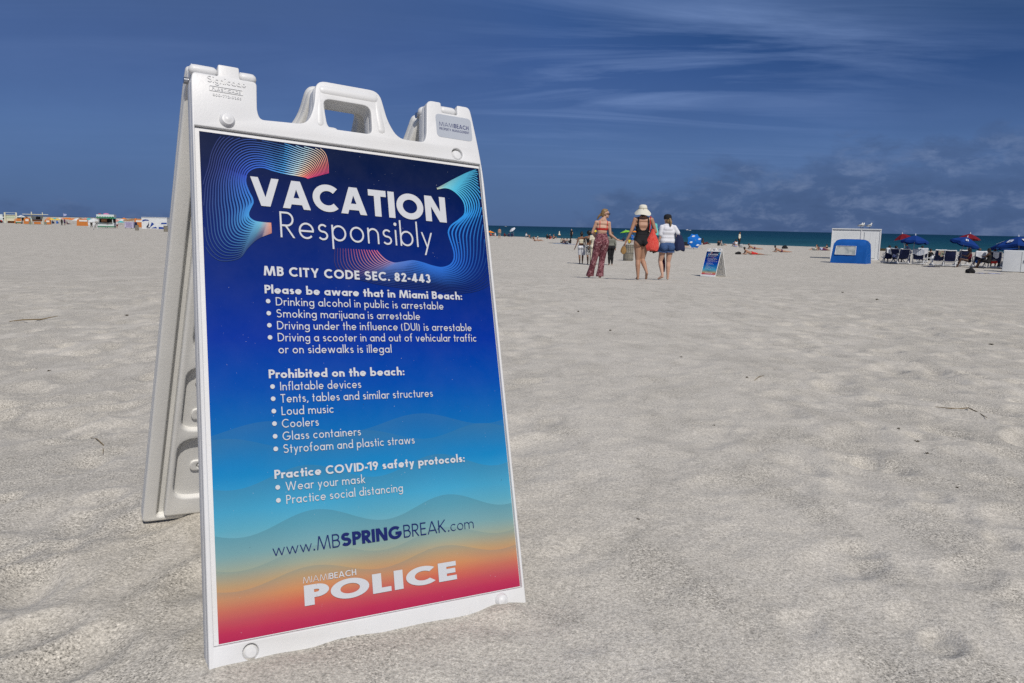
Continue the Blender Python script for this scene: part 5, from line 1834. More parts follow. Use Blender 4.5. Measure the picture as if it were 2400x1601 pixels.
# white cabinet at the right edge
pW = at(2400, 42.0); sW = mpp(pW)
wc = empty('cabinet', pW, R(-31), 'plain white cabinet with rounded corners, cut off by the right picture edge', 'cabinet')
add_me(q := MB(), plate([rrect(-37 * sW, 0, 37 * sW, 50 * sW, .03)], -.45, .45, .025)); me = q.me('c', ang=30); me.transform(Matrix.Translation((0, .45, .02)) @ Matrix.Rotation(R(90), 4, 'X')); link('body', me, PANEL, wc)
q = MB(); q.box((0, -.006, 25 * sW), (.012, .01, 46 * sW)); q.box((.12, -.02, 26 * sW), (.03, .03, .16)); q.build('door_seam', mat('shadow_gap', (.25, .26, .26), .6, .2), wc, smooth=False)
q = MB(); q.box((0, .45, .025), (72 * sW, .86, .06)); q.build('plinth', mat('bin_liner', (.055, .055, .05), .8, .2), wc, smooth=False)

# ---- umbrellas on the right
UG = 'rental umbrellas over the beach chairs'
def up(px, py, d): return (at(px, d), mpp(at(px, d)))
def umb(label, px, d, topy, rpx, hpx, mats, tilt=(0, 0), **kw):
    p = at(px, d); s = mpp(p)
    v = ray(px, topy); ztop = CZ + v[2] / v[1] * d
    return umbrella(label, p, rpx * s, ztop - p.z, mats, hpx * s, tilt, group=UG, **kw)
umb('blue umbrella with a white trim, standing in front of a red one by the shed', 2145, 51.0, 551.5, 30, 14, [UMB_BLUE], (R(-3), R(4)), valance=True, rot=R(22.5 - 90))
umb('plain red umbrella half hidden behind the blue umbrella by the shed', 2114, 58.0, 548, 21, 12, [UMB_RED], (R(-4), R(-13)), valance=False)
umb('tilted blue umbrella with a large white letter B facing the camera', 2267, 49.0, 556, 33, 15, [UMB_BLUE], (R(4), R(17)), valance=True, letters=[(5, 'B'), (3, 'B'), (7, 'B')], rot=R(-22.5 + 22))
umb('red umbrella rising behind the tilted blue umbrella', 2273, 57.0, 548, 25, 13, [UMB_RED], (R(-3), R(8)))
umb('blue umbrella with white letters at the right edge, above the white cabinet', 2387, 47.0, 554.5, 58, 22, [UMB_BLUE], (R(-8), R(-2)), valance=True, letters=[(5, 'B'), (4, 'B'), (6, 'B'), (7, 'B')], rot=R(-22.5 - 12))

# ---- chairs with towels and people
CG = 'white framed beach chairs with navy slings'
chairs = [('navy beach chair with a scalloped white towel on top, nearest the shed', 2089, 52.5, 12), ('navy beach chair seen at an angle beside the shed end of the row', 2104, 52.0, -40), ('dark shaded beach chair under the first blue umbrella', 2122, 51.2, 8), ('beach chair with a pale striped towel, right of the umbrella pole', 2156, 51.0, -12),
          ('beach chair under a white towel at the back, behind the striped towel', 2166, 56.0, -6), ('first navy chair left of the tilted umbrella, towel hung on it', 2206, 48.6, 8), ('empty navy chair just left of the tilted umbrella', 2231, 48.2, -6), ('dark chair beneath the tilted umbrella', 2262, 50.5, 10),
          ('chair with a crumpled white towel, right of the tilted umbrella', 2302, 47.6, 4), ('chair with a small white towel and grey shirt, next to the white cabinet', 2338, 47.2, -8)]
cp = {}
src = None
for i, (lab, px, d, rz) in enumerate(chairs):
    p = at(px, d); rz -= 20
    if src is None: src = lounge_chair(lab, p, R(rz)); o = src
    else:
        o = copy_tree(src); o.location = p; o.rotation_euler = (0, 0, R(rz)); o['label'] = lab
    cp[i] = (p, R(rz))
T_STR = stripe_cloth('striped_towel', (.60, .61, .64), (.30, .36, .46), .10, 0, .4)
for i, lab, mt, w in ((0, 'scalloped white towel over the chair nearest the shed', TRIM, .58), (3, 'pale striped towel draped over a chair right of the umbrella pole', T_STR, .66), (4, 'plain white towel hung over the chair at the back', C_WHITE, .6), (5, 'multicoloured towel hung over the first chair left of the tilted umbrella', pattern_cloth('mixed_towel', [(.5, .5, .5), (.35, .1, .1), (.1, .2, .12), (.55, .5, .4)], 6, .35, .62), .3),
                      (8, 'crumpled white towel over the chair right of the tilted umbrella', C_WHITE, .62), (9, 'small white towel folded over the chair beside the cabinet', C_WHITE, .30)):
    towel_over(lab, cp[i][0], cp[i][1], mt, w)


def sitter(i, lab, **kw):
    p, rz = cp[i]
    return person(lab, CHAIR, 0, 0, loc=p + Vector((0, .12, -.02)), rz=rz, vox=.022, **kw)


sitter(0, 'person with black hair seated in the chair nearest the shed', skin='brown', hair=('black', 'short'), top=('shirt', C_NAVY), bottom=('shorts', C_NAVY))
sitter(1, 'person in a navy shirt seated sideways in the second chair', skin='tan', hair=('black', 'short'), top=('shirt', C_LILAC), bottom=('shorts', C_NAVY))
sitter(4, 'dark-haired person seated behind the plain white towel', skin='brown', hair=('black', 'short'), top=('tank', C_RED), bottom=('shorts', C_BLACK))
sitter(8, 'brown-haired person seated in front of the crumpled white towel', skin='fair', hair=('brown', 'short'), top=('tank', C_GREY), bottom=('shorts', C_BLUE))
sitter(9, 'person lying back in the chair beside the cabinet', skin='tan', hair=('brown', 'short'), top=('shirt', C_GREY), bottom=('shorts', C_RED))
person('person sitting sideways in deep shade under the tilted umbrella', CHAIR, 2276, 48.0, rz=R(70), skin='dark', hair=('black', 'long'), top=('tank', C_MAROON), bottom=('brief', C_BLACK))  # dark skin tone stands in for the deep shade under the canopy
person('dark silhouette of a person perched between two chairs at the right', CHAIR, 2322, 47.0, rz=R(40), skin='dark', hair=('black', 'long'), top=('tank', C_BLACK), bottom=('shorts', C_BLACK))
person('person in black seated on the sand beyond the chairs, white bag beside', SIT, 2184, 62.0, rz=R(-60), skin='fair', hair=('black', 'short'), top=('long', C_BLACK), bottom=('shorts', C_BLACK))
person('person standing bent in blue under the first blue umbrella', fem(chest=(0, .12, 1.22), neck=(0, .2, 1.36), head=(0, .27, 1.5), shL=(-.16, .18, 1.32), shR=(.16, .18, 1.32), elL=(-.2, .3, 1.1), elR=(.2, .3, 1.1), wrL=(-.15, .42, .95), wrR=(.15, .42, .95), haL=(-.12, .48, .93), haR=(.12, .48, .93)), 2135, 53.0, k=.85, rz=R(60), skin='brown', hair=('black', 'short'), top=('shirt', C_NAVY), bottom=('trousers', C_NAVY))
lump('beach_bag', 'black bag lying on the sand in front of the beach chairs', 'bag', at(2282, 39.5), (.44, .34, .30), C_BLACK, .3, 3)
flat_towel('long blue-and-white patterned towel beside the black bag', at(2322, 39.6), R(-8), .55, 1.35, C_LILAC)
flat_towel('dark blue towel on the sand left of the navy chairs', at(2188, 48.0), R(4), .9, .75, C_NAVY)
lump('beach_bag', 'white beach bag behind the seated person in black', 'bag', at(2190, 61.5), (.35, .3, .42), C_WHITE, .3, 5)
lump('beach_bag', 'grey clothes bundle hung beside the cabinet chair', 'bag', at(2352, 47.6), (.4, .3, .55), C_GREY, .3, 8)
tb = empty('side_table', at(2181, 51.5), 0, 'small white folding table at the end of the first chair row', 'table')
q = MB(); q.box((0, 0, .44), (.42, .42, .03)); q.build('table_top', WHITE_METAL, tb, smooth=False)
for x in (-.19, .19):
    q = MB(); q.bar((x, -.18, 0), (x, .18, .43), .025); q.bar((x, .18, 0), (x, -.18, .43), .025); q.build('leg', WHITE_METAL, tb, smooth=False)
lump('seaweed_heap', 'dark heap of seaweed at the water edge right of the shed', 'seaweed', at(2074, 96), (2.2, .8, .30), mat('dry_seaweed', (.05, .04, .022), .9, .1, var=.3, vs=6), 0, 6)
lump('rucksack', 'black rucksack at the water edge left of the blue tent', 'bag', gp(1841, 583), (.75, .5, .5), C_BLACK, 0, 7)

# ---- middle: bin, tilted blue umbrella, people along the water
barrel('wood-slatted litter bin standing behind the woman in black', at(1450 + 190 / 7.841, 46.5), 1.0)
pU = gp(1630, 584); sU = mpp(pU)
umbrella('blue beach umbrella tipped on its side with small white fish shapes', pU, 18.5 * sU, 20.5 * sU, [cloth('umbrella_bright_blue', (.008, .12, .44), var=.05, bump=.1), cloth('umbrella_blue_light', (.014, .16, .52), var=.05, bump=.1)], 6 * sU, (R(74), R(6)), name='beach_umbrella', rot=R(22))
fs_ = bpy.context.scene.objects[-1]
fm = MB()
for an, rr in ((112, .62), (20, .62), (205, .60), (300, .70)):
    a = R(an); c_ = pU + Vector((math.cos(a) * rr * 17.5 * sU, -.42 * 1.0 + .35 * math.sin(a) * 0, 20.5 * sU + math.sin(a) * rr * 17.5 * sU * .96))
    Mt = Matrix.Translation((0, 0, 20.5 * sU)) @ Matrix.Rotation(R(74), 4, 'X') @ Matrix.Rotation(R(6), 4, 'Y')
    base = Vector((math.cos(a) * rr * 17.5 * sU, math.sin(a) * rr * 17.5 * sU, -6 * sU * (.55 * rr + .45 * rr * rr) + .03))
    for dx, w_ in ((0, .12), (.13, .07), (-.12, .05)):
        fm.ell(Mt @ (base + Vector((dx, dx * .3, 0))), (w_, .02, w_ * .8))
um = [o for o in COL.objects if o.get('label', '').startswith('blue beach umbrella tipped')][0]
fm.build('printed_marks', TRIM, [c for c in um.children if c.name.startswith('canopy')][0])
UMG = cloth('umbrella_green', (.22, .52, .05), var=.05, bump=.1); UML = cloth('umbrella_skyblue', (.10, .34, .62), var=.05, bump=.1); UMO = cloth('umbrella_orange', (.70, .22, .02), var=.05, bump=.1); UMY = cloth('umbrella_lime', (.48, .58, .05), var=.05, bump=.1)


def far_umb(label, px, base_y, topy, rpx, mats, tilt=(0, 0), **kw):
    p = gp(px, base_y); s = mpp(p)
    v = ray(px, topy); ztop = CZ + v[2] / v[1] * p.y
    return umbrella(label, p, rpx * s, ztop - p.z, mats, rpx * s * kw.pop('hf', .36), tilt, **kw)


far_umb('lime green and sky blue striped umbrella behind the woman with the outstretched hand', 1466, 566, 539.5, 14.5, [UMG, UML, UMY], (R(-5), R(-8)))
far_umb('orange umbrella partly hidden behind the arm of the woman in black', 1487, 566, 541, 9, [UMO])
far_umb('orange and green umbrella by the water just right of the big sign', 1149, 556.5, 541, 10.5, [UMO, UMO, UMY], (R(0), R(6)))
far_umb('blue and white striped umbrella tipped into the wind near the water', 1199, 556, 536, 8.5, [C_WHITE, UML], (R(25), R(-32)))

SP = 'people along the water'
def far(label, P, px, py, hpx=None, **kw):
    p = gp(px, py); s = mpp(p)
    top = {id(STAND): 1.70, id(SIT): .90, id(LEAN): .86}.get(id(P), 1.0)
    k = min(max((hpx * s / top), .80), 1.18) if hpx else 1.0
    if P is PRONE or P is SUPINE: k = 1.08
    kw.setdefault('girth', 1.22)
    return person(label, P, 0, 0, loc=p, k=k, vox=kw.pop('vox', .03), group=SP, **kw)


C3 = lambda x, y: (1120 + x / 9.796, 520 + y / 9.796)
C4 = lambda x, y: (1580 + x / 9.796, 530 + y / 9.796)
C2 = lambda x, y: (1800 + x / 3.918, 480 + y / 3.918)
far('shirtless man in grey shorts standing with his back turned, nearest the big sign', STAND, *C3(493, 393), 26, skin='tan', hair=('black', 'short'), bottom=('shorts', C_GREY))
far('person sitting under the orange and green umbrella', SIT, *C3(295, 328), 7, rz=R(-30), skin='tan', top=('tank', C_RED), bottom=('brief', C_BLACK))
far('person in white sitting at the edge of the orange umbrella', SIT, *C3(398, 330), 9, rz=R(60), skin='tan', hat=(C_WHITE, 'cap'), top=('shirt', C_WHITE), bottom=('brief', C_RED))
far('person in maroon slumped in a low seat beside the shirtless man', SIT, *C3(610, 338), 9.5, rz=R(-50), skin='brown', top=('shirt', C_MAROON), bottom=('shorts', C_BLACK))
far('person in navy sitting left under the blue striped umbrella', SIT, *C3(715, 342), 10, rz=R(20), skin='fair', top=('shirt', C_NAVY), bottom=('trousers', C_NAVY))
far('person in dark clothes sitting right under the blue striped umbrella', SIT, *C3(778, 342), 10.5, rz=R(-20), skin='brown', hat=(C_BLACK, 'cap'), top=('long', C_NAVY), bottom=('trousers', C_NAVY))
far('person in a white shirt hunched over their knees by the water', SIT, *C3(1108, 355), 11.5, rz=R(-75), skin='tan', top=('long', C_WHITE), bottom=('shorts', C_BLACK))
far('person leaning back beside the one in the white shirt', LEAN, *C3(1205, 385), 9, rz=R(-80), skin='tan', hair=('brown', 'short'), top=('tank', C_BLACK), bottom=('shorts', C_GREY))
far('sunbather with knees up, left of a lying pair', LEAN, *C3(1310, 445), 8, rz=R(-60), skin='fair', hair=('brown', 'long'), top=('bikini', C_BLACK), bottom=('brief', C_BLACK))
far('sunbather lying down with a white hat, right of a lying pair', LEAN, *C3(1395, 445), 9.5, rz=R(-85), skin='tan', hat=(C_CREAM, 'brim'), top=('bikini', C_WHITE), bottom=('brief', C_BLACK))
far('person in black leaning forward, left of three sitters', SIT, *C3(1590, 388), 11, rz=R(-50), skin='tan', hair=('brown', 'short'), top=('long', C_BLACK), bottom=('trousers', C_BLACK))
far('person with a white cap in the middle of three sitters', SIT, *C3(1648, 395), 11, rz=R(-40), skin='brown', hat=(C_WHITE, 'cap'), top=('tank', C_BLACK), bottom=('shorts', C_RED))
far('shirtless dark-haired sitter on the right of three', SIT, *C3(1737, 392), 11.5, rz=R(-80), skin='tan', hair=('black', 'short'), bottom=('shorts', C_BLACK))
far('man in a black T-shirt and dark trousers standing behind the towel group', STAND, *C3(2145, 395), 23, skin='tan', hair=('grey', 'short'), top=('shirt', C_BLACK), bottom=('trousers', C_BLACK), rz=R(150))
far('dark-haired person at the left of the towel group', SIT, *C3(1925, 488), 11, rz=R(-40), skin='brown', hair=('black', 'short'), top=('tank', C_CREAM), bottom=('shorts', C_BLACK))
far('person with a pale back in the towel group', SIT, *C3(1975, 500), 12, rz=R(15), skin='fair', hair=('black', 'long'), top=('bikini', C_BLACK), bottom=('shorts', C_NAVY))
far('tallest sitter of the towel group with a top knot', SIT, *C3(2048, 515), 15, rz=R(30), skin='tan', hair=('black', 'bun'), top=('tank', C_GREY), bottom=('shorts', C_NAVY))
far('person in black bending over in the towel group', SIT, *C3(2125, 500), 12, rz=R(70), skin='brown', hair=('black', 'long'), top=('long', C_BLACK), bottom=('trousers', C_BLACK))
flat_towel('pale blue towel under the towel group', gp(*C3(1930, 500)), R(5), 1.6, 2.2, cloth('pale_blue_towel', (.25, .38, .58)))
flat_towel('lilac towel at the right of the towel group', gp(*C3(2110, 515)), R(5), 1.6, 1.8, C_LILAC)
flat_towel('narrow navy towel left of the towel group', gp(*C3(1770, 488)), R(5), 1.4, 1.6, C_NAVY)
far('sunbather in black lying just left of the tipped blue umbrella', PRONE, *C4(170, 488), rz=R(20), skin='fair', hair=('blonde', 'long'), top=('bikini', C_BLACK), bottom=('brief', C_BLACK))
lump('beach_bag', 'black bag lying against the tipped blue umbrella', 'bag', gp(*C4(280, 450)), (.9, .5, .55), C_BLACK, 0, 11)
far('dark-skinned person sitting with legs out, right of the tipped blue umbrella', LEAN, *C4(690, 425), 15, rz=R(-85), skin='dark', hair=('black', 'short'), bottom=('shorts', C_MAROON))
far('person in black of the seated pair by the water', SIT, *C4(1030, 450), 13.5, rz=R(-15), skin='brown', hair=('black', 'short'), top=('tank', C_BLACK), bottom=('shorts', C_BLACK))
far('person in a grey patterned shirt of the seated pair by the water', LEAN, *C4(1105, 450), 13, rz=R(-75), skin='fair', hair=('black', 'short'), top=('shirt', C_BW), bottom=('shorts', C_GREY))
far('man in a white shirt and black trousers standing at the water edge', STAND, *C4(1500, 470), 34, skin='brown', hair=('black', 'short'), top=('long', C_CREAM), bottom=('trousers', C_BLACK), rz=R(-120))
far('person with bare back sitting in front of the standing man', SIT, *C4(1425, 478), 18, rz=R(15), skin='tan', hair=('black', 'long'), top=('bikini', C_WHITE), bottom=('shorts', C_LILAC))
lump('beach_bag', 'black and white patterned bag beside the standing man', 'bag', gp(*C4(1555, 490)), (.6, .4, .45), C_BW, 0, 13)
far('sunbather in a purple swimsuit lying beyond the red shorts sunbather', PRONE, *C4(1850, 532), rz=R(5), skin='tan', hair=('brown', 'short'), bottom=('brief', C_PURPLE))
far('sunbather propped on elbows wearing red shorts, nearest the small sign', PRONE, *C4(1800, 655), rz=R(4), skin='tan', hair=('black', 'short'), bottom=('shorts', C_RED))
flat_towel('pink and green towel at the feet of the red shorts sunbather', gp(*C4(2050, 660)), R(3), .9, 1.4, pattern_cloth('mixed_towel', [(.5, .5, .5), (.35, .1, .1), (.1, .2, .12), (.55, .5, .4)], 6, .35, .62))
lump('rucksack', 'small black bag left of the red shorts sunbather', 'bag', gp(*C4(1490, 650)), (.5, .35, .26), C_BLACK, 0, 15)
far('sunbather in purple briefs lying face down left of the shed', PRONE, *C2(130, 436), rz=R(2), skin='tan', hair=('black', 'short'), bottom=('brief', C_PURPLE))
far('pale sunbather with a bag at the left end of the group by the shed', LEAN, *C2(440, 420), 8, rz=R(80), skin='fair', hair=('brown', 'short'), top=('tank', C_CREAM), bottom=('shorts', C_GREY))
far('sunbather in purple in the middle of the group by the shed', PRONE, *C2(505, 420), rz=R(10), skin='brown', hair=('black', 'short'), top=('tank', C_LILAC), bottom=('shorts', C_PURPLE))
far('dark-haired person sitting at the right of the group by the shed', SIT, *C2(546, 418), 10, rz=R(40), skin='fair', hair=('black', 'long'), top=('bikini', C_BLACK), bottom=('brief', C_BLACK))
far('person in dark clothes sitting behind the lime and blue umbrella pole', SIT, 1462, 566, 8, rz=R(30), skin='brown', hair=('black', 'short'), top=('shirt', C_NAVY), bottom=('shorts', C_BLACK))
far('person in blue standing behind the arm of the woman in black', STAND, 1482, 570, 21, skin='tan', hair=('brown', 'short'), top=('shirt', C_BLUE), bottom=('shorts', C_BLUE))
far('person in a lime shirt sitting above the litter bin', SIT, 1475, 571, 9, rz=R(-30), skin='tan', hair=('brown', 'short'), top=('shirt', C_YEL), bottom=('shorts', C_BLACK))

# ---- on the water
def boat(label, px, dist, Lb):
    v = ray(px, 530); x = v[0] / v[1] * dist
    root = empty('motor_boat', (x, dist, SEA_Z), R(8), label, 'boat', 'white boats on the horizon')
    h = MB(); n = 12
    hv = []
    for i in range(n + 1):
        t = i / n; w = Lb * .13 * math.sin(min(1, (1 - t) * 1.6) * PI / 2) + .02
        for z, f in ((-.3, .5), (Lb * .055 + Lb * .03 * t * t, 1.0)): hv += [((t - .5) * Lb + (f - .5) * Lb * .05 * t, -w * f, z), ((t - .5) * Lb + (f - .5) * Lb * .05 * t, w * f, z)]
    hf = []
    for i in range(n):
        a, b = 4 * i, 4 * i + 4
        hf += [(a, b, b + 2, a + 2), (a + 1, a + 3, b + 3, b + 1), (a + 2, b + 2, b + 3, a + 3)]
    h.add(hv, hf + [(0, 2, 3, 1)]); h.build('hull', WHITE_METAL, root)
    c = MB(); c.box((-.05 * Lb, 0, Lb * .085), (Lb * .38, Lb * .16, Lb * .07), taper=.85); c.build('cabin', WHITE_METAL, root, smooth=False)
    f = MB(); f.box((-.08 * Lb, 0, Lb * .145), (Lb * .16, Lb * .13, Lb * .05), taper=.8); f.build('flybridge', WHITE_METAL, root, smooth=False)
    w = MB(); w.box((-.05 * Lb, -Lb * .079, Lb * .09), (Lb * .33, .05, Lb * .025)); w.build('window', mat('dark_lens', (.012, .010, .010), .15, .6), root, smooth=False)
boat('small white boat on the horizon left of the walking women', 1184.5, 2400, 9)
boat('longer white motor yacht on the horizon right of the walking women', 1612, 1900, 17)
bu = empty('buoy', tuple(Vector((ray(1311, 544)[0] / ray(1311, 544)[1] * 230, 230, SEA_Z))), 0, 'white marker buoy floating off the beach', 'buoy')
q = MB(); q.lathe([(.0001, -.3), (.38, -.1), (.42, .15), (.30, .35), (.16, .5), (.12, 1.1), (.0001, 1.25)], (0, 0, 0), 14); q.build('float', mat('buoy_cream', (.62, .58, .45), .5, .3), bu)
q = MB(); q.lathe([(.415, .02), (.43, .08), (.425, .14)], (0, 0, 0), 14); q.build('band', mat('buoy_orange', (.55, .16, .03), .5, .3), bu)
# ------------------------------------------------------------------ the busy stretch of beach on the far left
L7 = lambda x, y: (x / 11.755, 485 + y / 11.755)
L8 = lambda x, y: (190 + x / 11.195, 485 + y / 11.195)
CREAM_P = mat('cream_paint', (.55, .53, .40), .6, .2, var=.06, vs=1); ORANGE = cloth('orange_canvas', (.42, .145, .035), var=.12, vs=2, bump=.4, bs=5)
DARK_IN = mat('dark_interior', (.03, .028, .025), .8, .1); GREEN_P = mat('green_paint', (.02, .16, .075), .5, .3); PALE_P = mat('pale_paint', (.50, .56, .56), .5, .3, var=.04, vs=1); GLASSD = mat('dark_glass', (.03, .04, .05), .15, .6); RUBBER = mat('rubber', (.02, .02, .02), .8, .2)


def span(a, b, y):
    """base point, width and scale for something standing between two picture columns"""
    p = gp((a + b) / 2, y)
    return p, (b - a) * mpp(p), mpp(p)


# lifeguard kiosk with four posts and a flat roof
p, w, s = span(60, 113, 526.3)
k = empty('beach_kiosk', p, R(30), 'cream beach kiosk with tall corner posts and a wide flat roof', 'kiosk')
for i, (x, h) in enumerate(((-.15, 29.5), (.27, 28.5))):
    for j, y in enumerate((0, .8)):
        q = MB(); q.box((x * w, y * w * .7, h * s * (1 - .03 * j) / 2), (1.1 * s * 1.2, 1.1 * s * 1.2, h * s * (1 - .03 * j))); q.build('post', CREAM_P, k, smooth=False)
q = MB(); q.box((0, w * .28, 23.5 * s), (w * 1.0, w * .9, .9 * s), taper=.98); q.box((0, w * .28, 22.2 * s), (w * .55, w * .7, 1.4 * s)); q.build('roof', CREAM_P, k, smooth=False)
q = MB(); q.box((.06 * w, w * .30, 14.5 * s), (w * .40, w * .5, 10 * s)); q.build('cabin', PALE_P, k, smooth=False)
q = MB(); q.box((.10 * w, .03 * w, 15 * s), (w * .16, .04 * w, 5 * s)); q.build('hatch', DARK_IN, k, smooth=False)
q = MB(); q.box((.06 * w, .04 * w, 9 * s), (w * .34, .10 * w, 3.5 * s), taper=1.15); q.build('counter', mat('brown_wood', (.12, .05, .022), .7, .2, var=.2, vs=2), k, smooth=False)
q = MB(); q.box((.06 * w, .02 * w, 3.6 * s), (w * .26, .06 * w, 5.2 * s)); q.build('front_panel', ORANGE, k, smooth=False)
q = MB()
for x in (-.22, .36): q.box((x * w + .02, .05 * w, 3.4 * s), (w * .10, .2 * w, 6.4 * s))
q.build('side_screen', mat('netting', (.18, .19, .15), .9, .1), k, smooth=False)

# cream lifeguard tower
p, w, s = span(7, 43, 523)
t = empty('lifeguard_tower', p, R(30), 'cream lifeguard tower with a pale wall and two square posts, far left edge', 'tower')
q = MB(); q.box((.05 * w, .3 * w, 12 * s), (.66 * w, .5 * w, 14 * s)); q.build('cabin', CREAM_P, t, smooth=False)
for x in (-.23, .40):
    q = MB(); q.box((x * w, 0, 12.5 * s), (3.2 * s, 3.2 * s, 25 * s)); q.build('post', CREAM_P, t, smooth=False)
q = MB(); q.box((.08 * w, .3 * w, 19.3 * s), (.72 * w, .58 * w, .9 * s)); q.build('roof', PALE_P, t, smooth=False)
q = MB(); q.bar((-.44 * w, -.05 * w, 20 * s), (-.44 * w, -.05 * w, 7 * s), .18 * w, .1); q.bar((-.44 * w, -.05 * w, 9 * s), (-.22 * w, -.1 * w, 0), .16 * w, .1); q.build('ramp', PALE_P, t, smooth=False)
q = MB(); q.box((.05 * w, .04 * w, 14 * s), (.5 * w, .03, 4 * s)); q.build('shutter', mat('pale_green_paint', (.42, .48, .34), .6, .2), t, smooth=False)
q = MB(); q.tube([(-.2 * w, 0, 24.4 * s), (.4 * w, 0, 24.0 * s)], .05, 6); q.build('top_rail', PALE_P, t)

# orange folded cabanas
OG = 'orange folded beach cabanas in a row'
WV = mat('cabana_window', (.52, .50, .46), .6, .2)
for lab, a, b, y, top, wn in (('leftmost orange cabana below the cream lifeguard tower', 21.5, 37, 523, 310, 2), ('orange cabana behind the white beach buggy', 37, 53, 524, 320, 0), ('orange cabana just left of the kiosk posts', 58.5, 72, 525, 300, 2), ('orange cabana just right of the kiosk', 107, 120.5, 526, 345, 2),
                              ('large orange cabana with a white top edge, left of the food trailer', 182.5, 207.5, 529.6, 340, 3), ('orange cabana left of the white shed mural', 316.5, 336, 533, 345, 3)):
    p, w, s = span(a, b, y)
    cabana(lab, p, R(24), w, y * s - (485 + top / 11.755) * s, 1.6, ORANGE, wn, OG, WV)

# beach buggy
p, w, s = span(37.5, 54.5, 524.5)
v = empty('beach_buggy', p, R(15), 'white and green beach buggy with a pale canopy in front of the orange cabanas', 'buggy')
q = MB(); q.box((0, .5, 4.2 * s), (.70 * w, .9, 2.6 * s), taper=.85); q.build('body', PALE_P, v, smooth=False)
q = MB(); q.box((0, .05, 3.0 * s), (.60 * w, .2, 2.4 * s)); q.build('bumper', GREEN_P, v, smooth=False)
q = MB(); q.box((0, .6, 17.5 * s), (.72 * w, 1.4, .7 * s)); q.build('canopy', PALE_P, v, smooth=False)
for x in (-.33, .33):
    q = MB(); q.tube([(x * w, .2, 4 * s), (x * w, .2, 17.4 * s)], .05, 6); q.build('canopy_post', PALE_P, v)
    q = MB(); q.tube([(x * w - .12, .3, 2.2 * s), (x * w + .12, .3, 2.2 * s)], 2.2 * s, 14); q.build('wheel', RUBBER, v)

# food trailer
p, w, s = span(231, 268.5, 535)
tr = empty('food_trailer', p, R(16), 'white and green food trailer with a tall pale sign box on its roof', 'trailer')
def tb(name, c, d, mt, par=None, taper=1.0): q = MB(); q.box(c, d, taper=taper); return q.build(name, mt, par or tr, smooth=False)
bw = w * .92
bd = tb('lower_body', (0, 1.0, 8.6 * s), (bw, 2.0, 8.8 * s), PALE_P)
tb('green_skirt', (0, .99, 3.6 * s), (bw * 1.01, 2.02, 2.6 * s), GREEN_P)
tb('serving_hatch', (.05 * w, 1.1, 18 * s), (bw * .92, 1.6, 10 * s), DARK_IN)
tb('menu_board', (-.10 * w, .26, 17.5 * s), (bw * .34, .06, 6.5 * s), mat('menu_orange', (.55, .25, .12), .6, .2))
tb('counter', (.10 * w, .0, 12.6 * s), (bw * .62, .5, .9 * s), mat('counter_grey', (.22, .21, .2), .6, .2))
sg_ = tb('sign_box', (0, .9, 28 * s), (w, 2.2, 7.5 * s), PALE_P)
q = MB(); n = 7
for i in range(n): q.lathe([(.0001, 0), (w / n / 1.9, 0)], (-w / 2 + (i + .5) * w / n, -.22, 24.4 * s), 14, M=Matrix.Rotation(R(90), 3, 'X'))
q.box((0, -.21, 24.0 * s), (w, .03, 1.0 * s)); q.build('scalloped_edge', GREEN_P, sg_, smooth=False)
q = MB(); q.lathe([(w * .19, 0), (w * .175, 1.2 * s), (w * .11, 2.6 * s), (.0001, 3.4 * s)], (0, .9, 31.8 * s), 18); q.build('roof_dome', cloth('pink_dome', (.50, .18, .32)), tr)
q = MB(); q.ell((-.36 * w, .8, 32.6 * s), (w * .09, .5, 1.2 * s)); q.build('roof_ornament', mat('red_paint', (.5, .06, .05), .5, .3), tr)
for x in (-.36, .40):
    q = MB(); q.tube([(x * w, .02, 12 * s), (x * w, .02, 24 * s)], .09, 8); q.build('awning_post', PALE_P, tr)
tb('awning', (-.2 * w, -.5, 23.4 * s), (w * .9, 1.2, .25 * s), PALE_P)
for x in (.02,):
    wq = MB(); wq.tube([(x * w, -.06, 2.0 * s), (x * w, .16, 2.0 * s)], 2.1 * s, 16); wh = wq.build('wheel', RUBBER, tr)
    wq = MB(); wq.tube([(x * w, -.09, 2.0 * s), (x * w, -.05, 2.0 * s)], 1.1 * s, 14); wq.build('hub_cap', PALE_P, wh)
q = MB(); q.lathe([(.0001, 0), (1.9 * s, 0)], (.10 * w, -.02, 9.6 * s), 18, M=Matrix.Rotation(R(90), 3, 'X')); lg = q.build('round_emblem', mat('red_brown', (.25, .06, .04), .6, .2), tr, smooth=False)
q = MB(); q.lathe([(.0001, 0), (1.2 * s, 0)], (.10 * w, -.03, 9.6 * s), 18, M=Matrix.Rotation(R(90), 3, 'X')); q.build('emblem_centre', PALE_P, lg, smooth=False)

# cart with a lettered cover
p, w, s = span(292, 314, 535.3)
ct = empty('vendor_cart', p, R(-10), 'low cart under a pale lilac cover printed with lettering, right of the trailer', 'cart')
q = MB(); q.box((0, .6, 8 * s), (w, 1.2, 14 * s), taper=.95); q.build('cover', mat('lilac_cover', (.46, .44, .58), .7, .2, var=.08, vs=2), ct, smooth=False)
q = MB(); q.box((w * .56, .8, 8 * s), (w * .16, .9, 13 * s), taper=.6); q.build('end_flap', C_NAVY, ct, smooth=False)
q = MB()
rnd = random.Random(3)
for i in range(5):
    x = -.36 * w + rnd.uniform(0, .1) * w
    while x < .34 * w:
        l_ = rnd.uniform(.05, .14) * w; q.box((x + l_ / 2, -.012 + .006 * i, (3.2 + 2.4 * i) * s), (l_, .02, .9 * s)); x += l_ + .04 * w
q.build('lettering', mat('purple_ink', (.14, .06, .22), .6, .2), ct, smooth=False)
for x in (-.4, .3):
    q = MB(); q.tube([(x * w, -.02, .9 * s), (x * w, .12, .9 * s)], .95 * s, 12); q.build('wheel', RUBBER, ct)

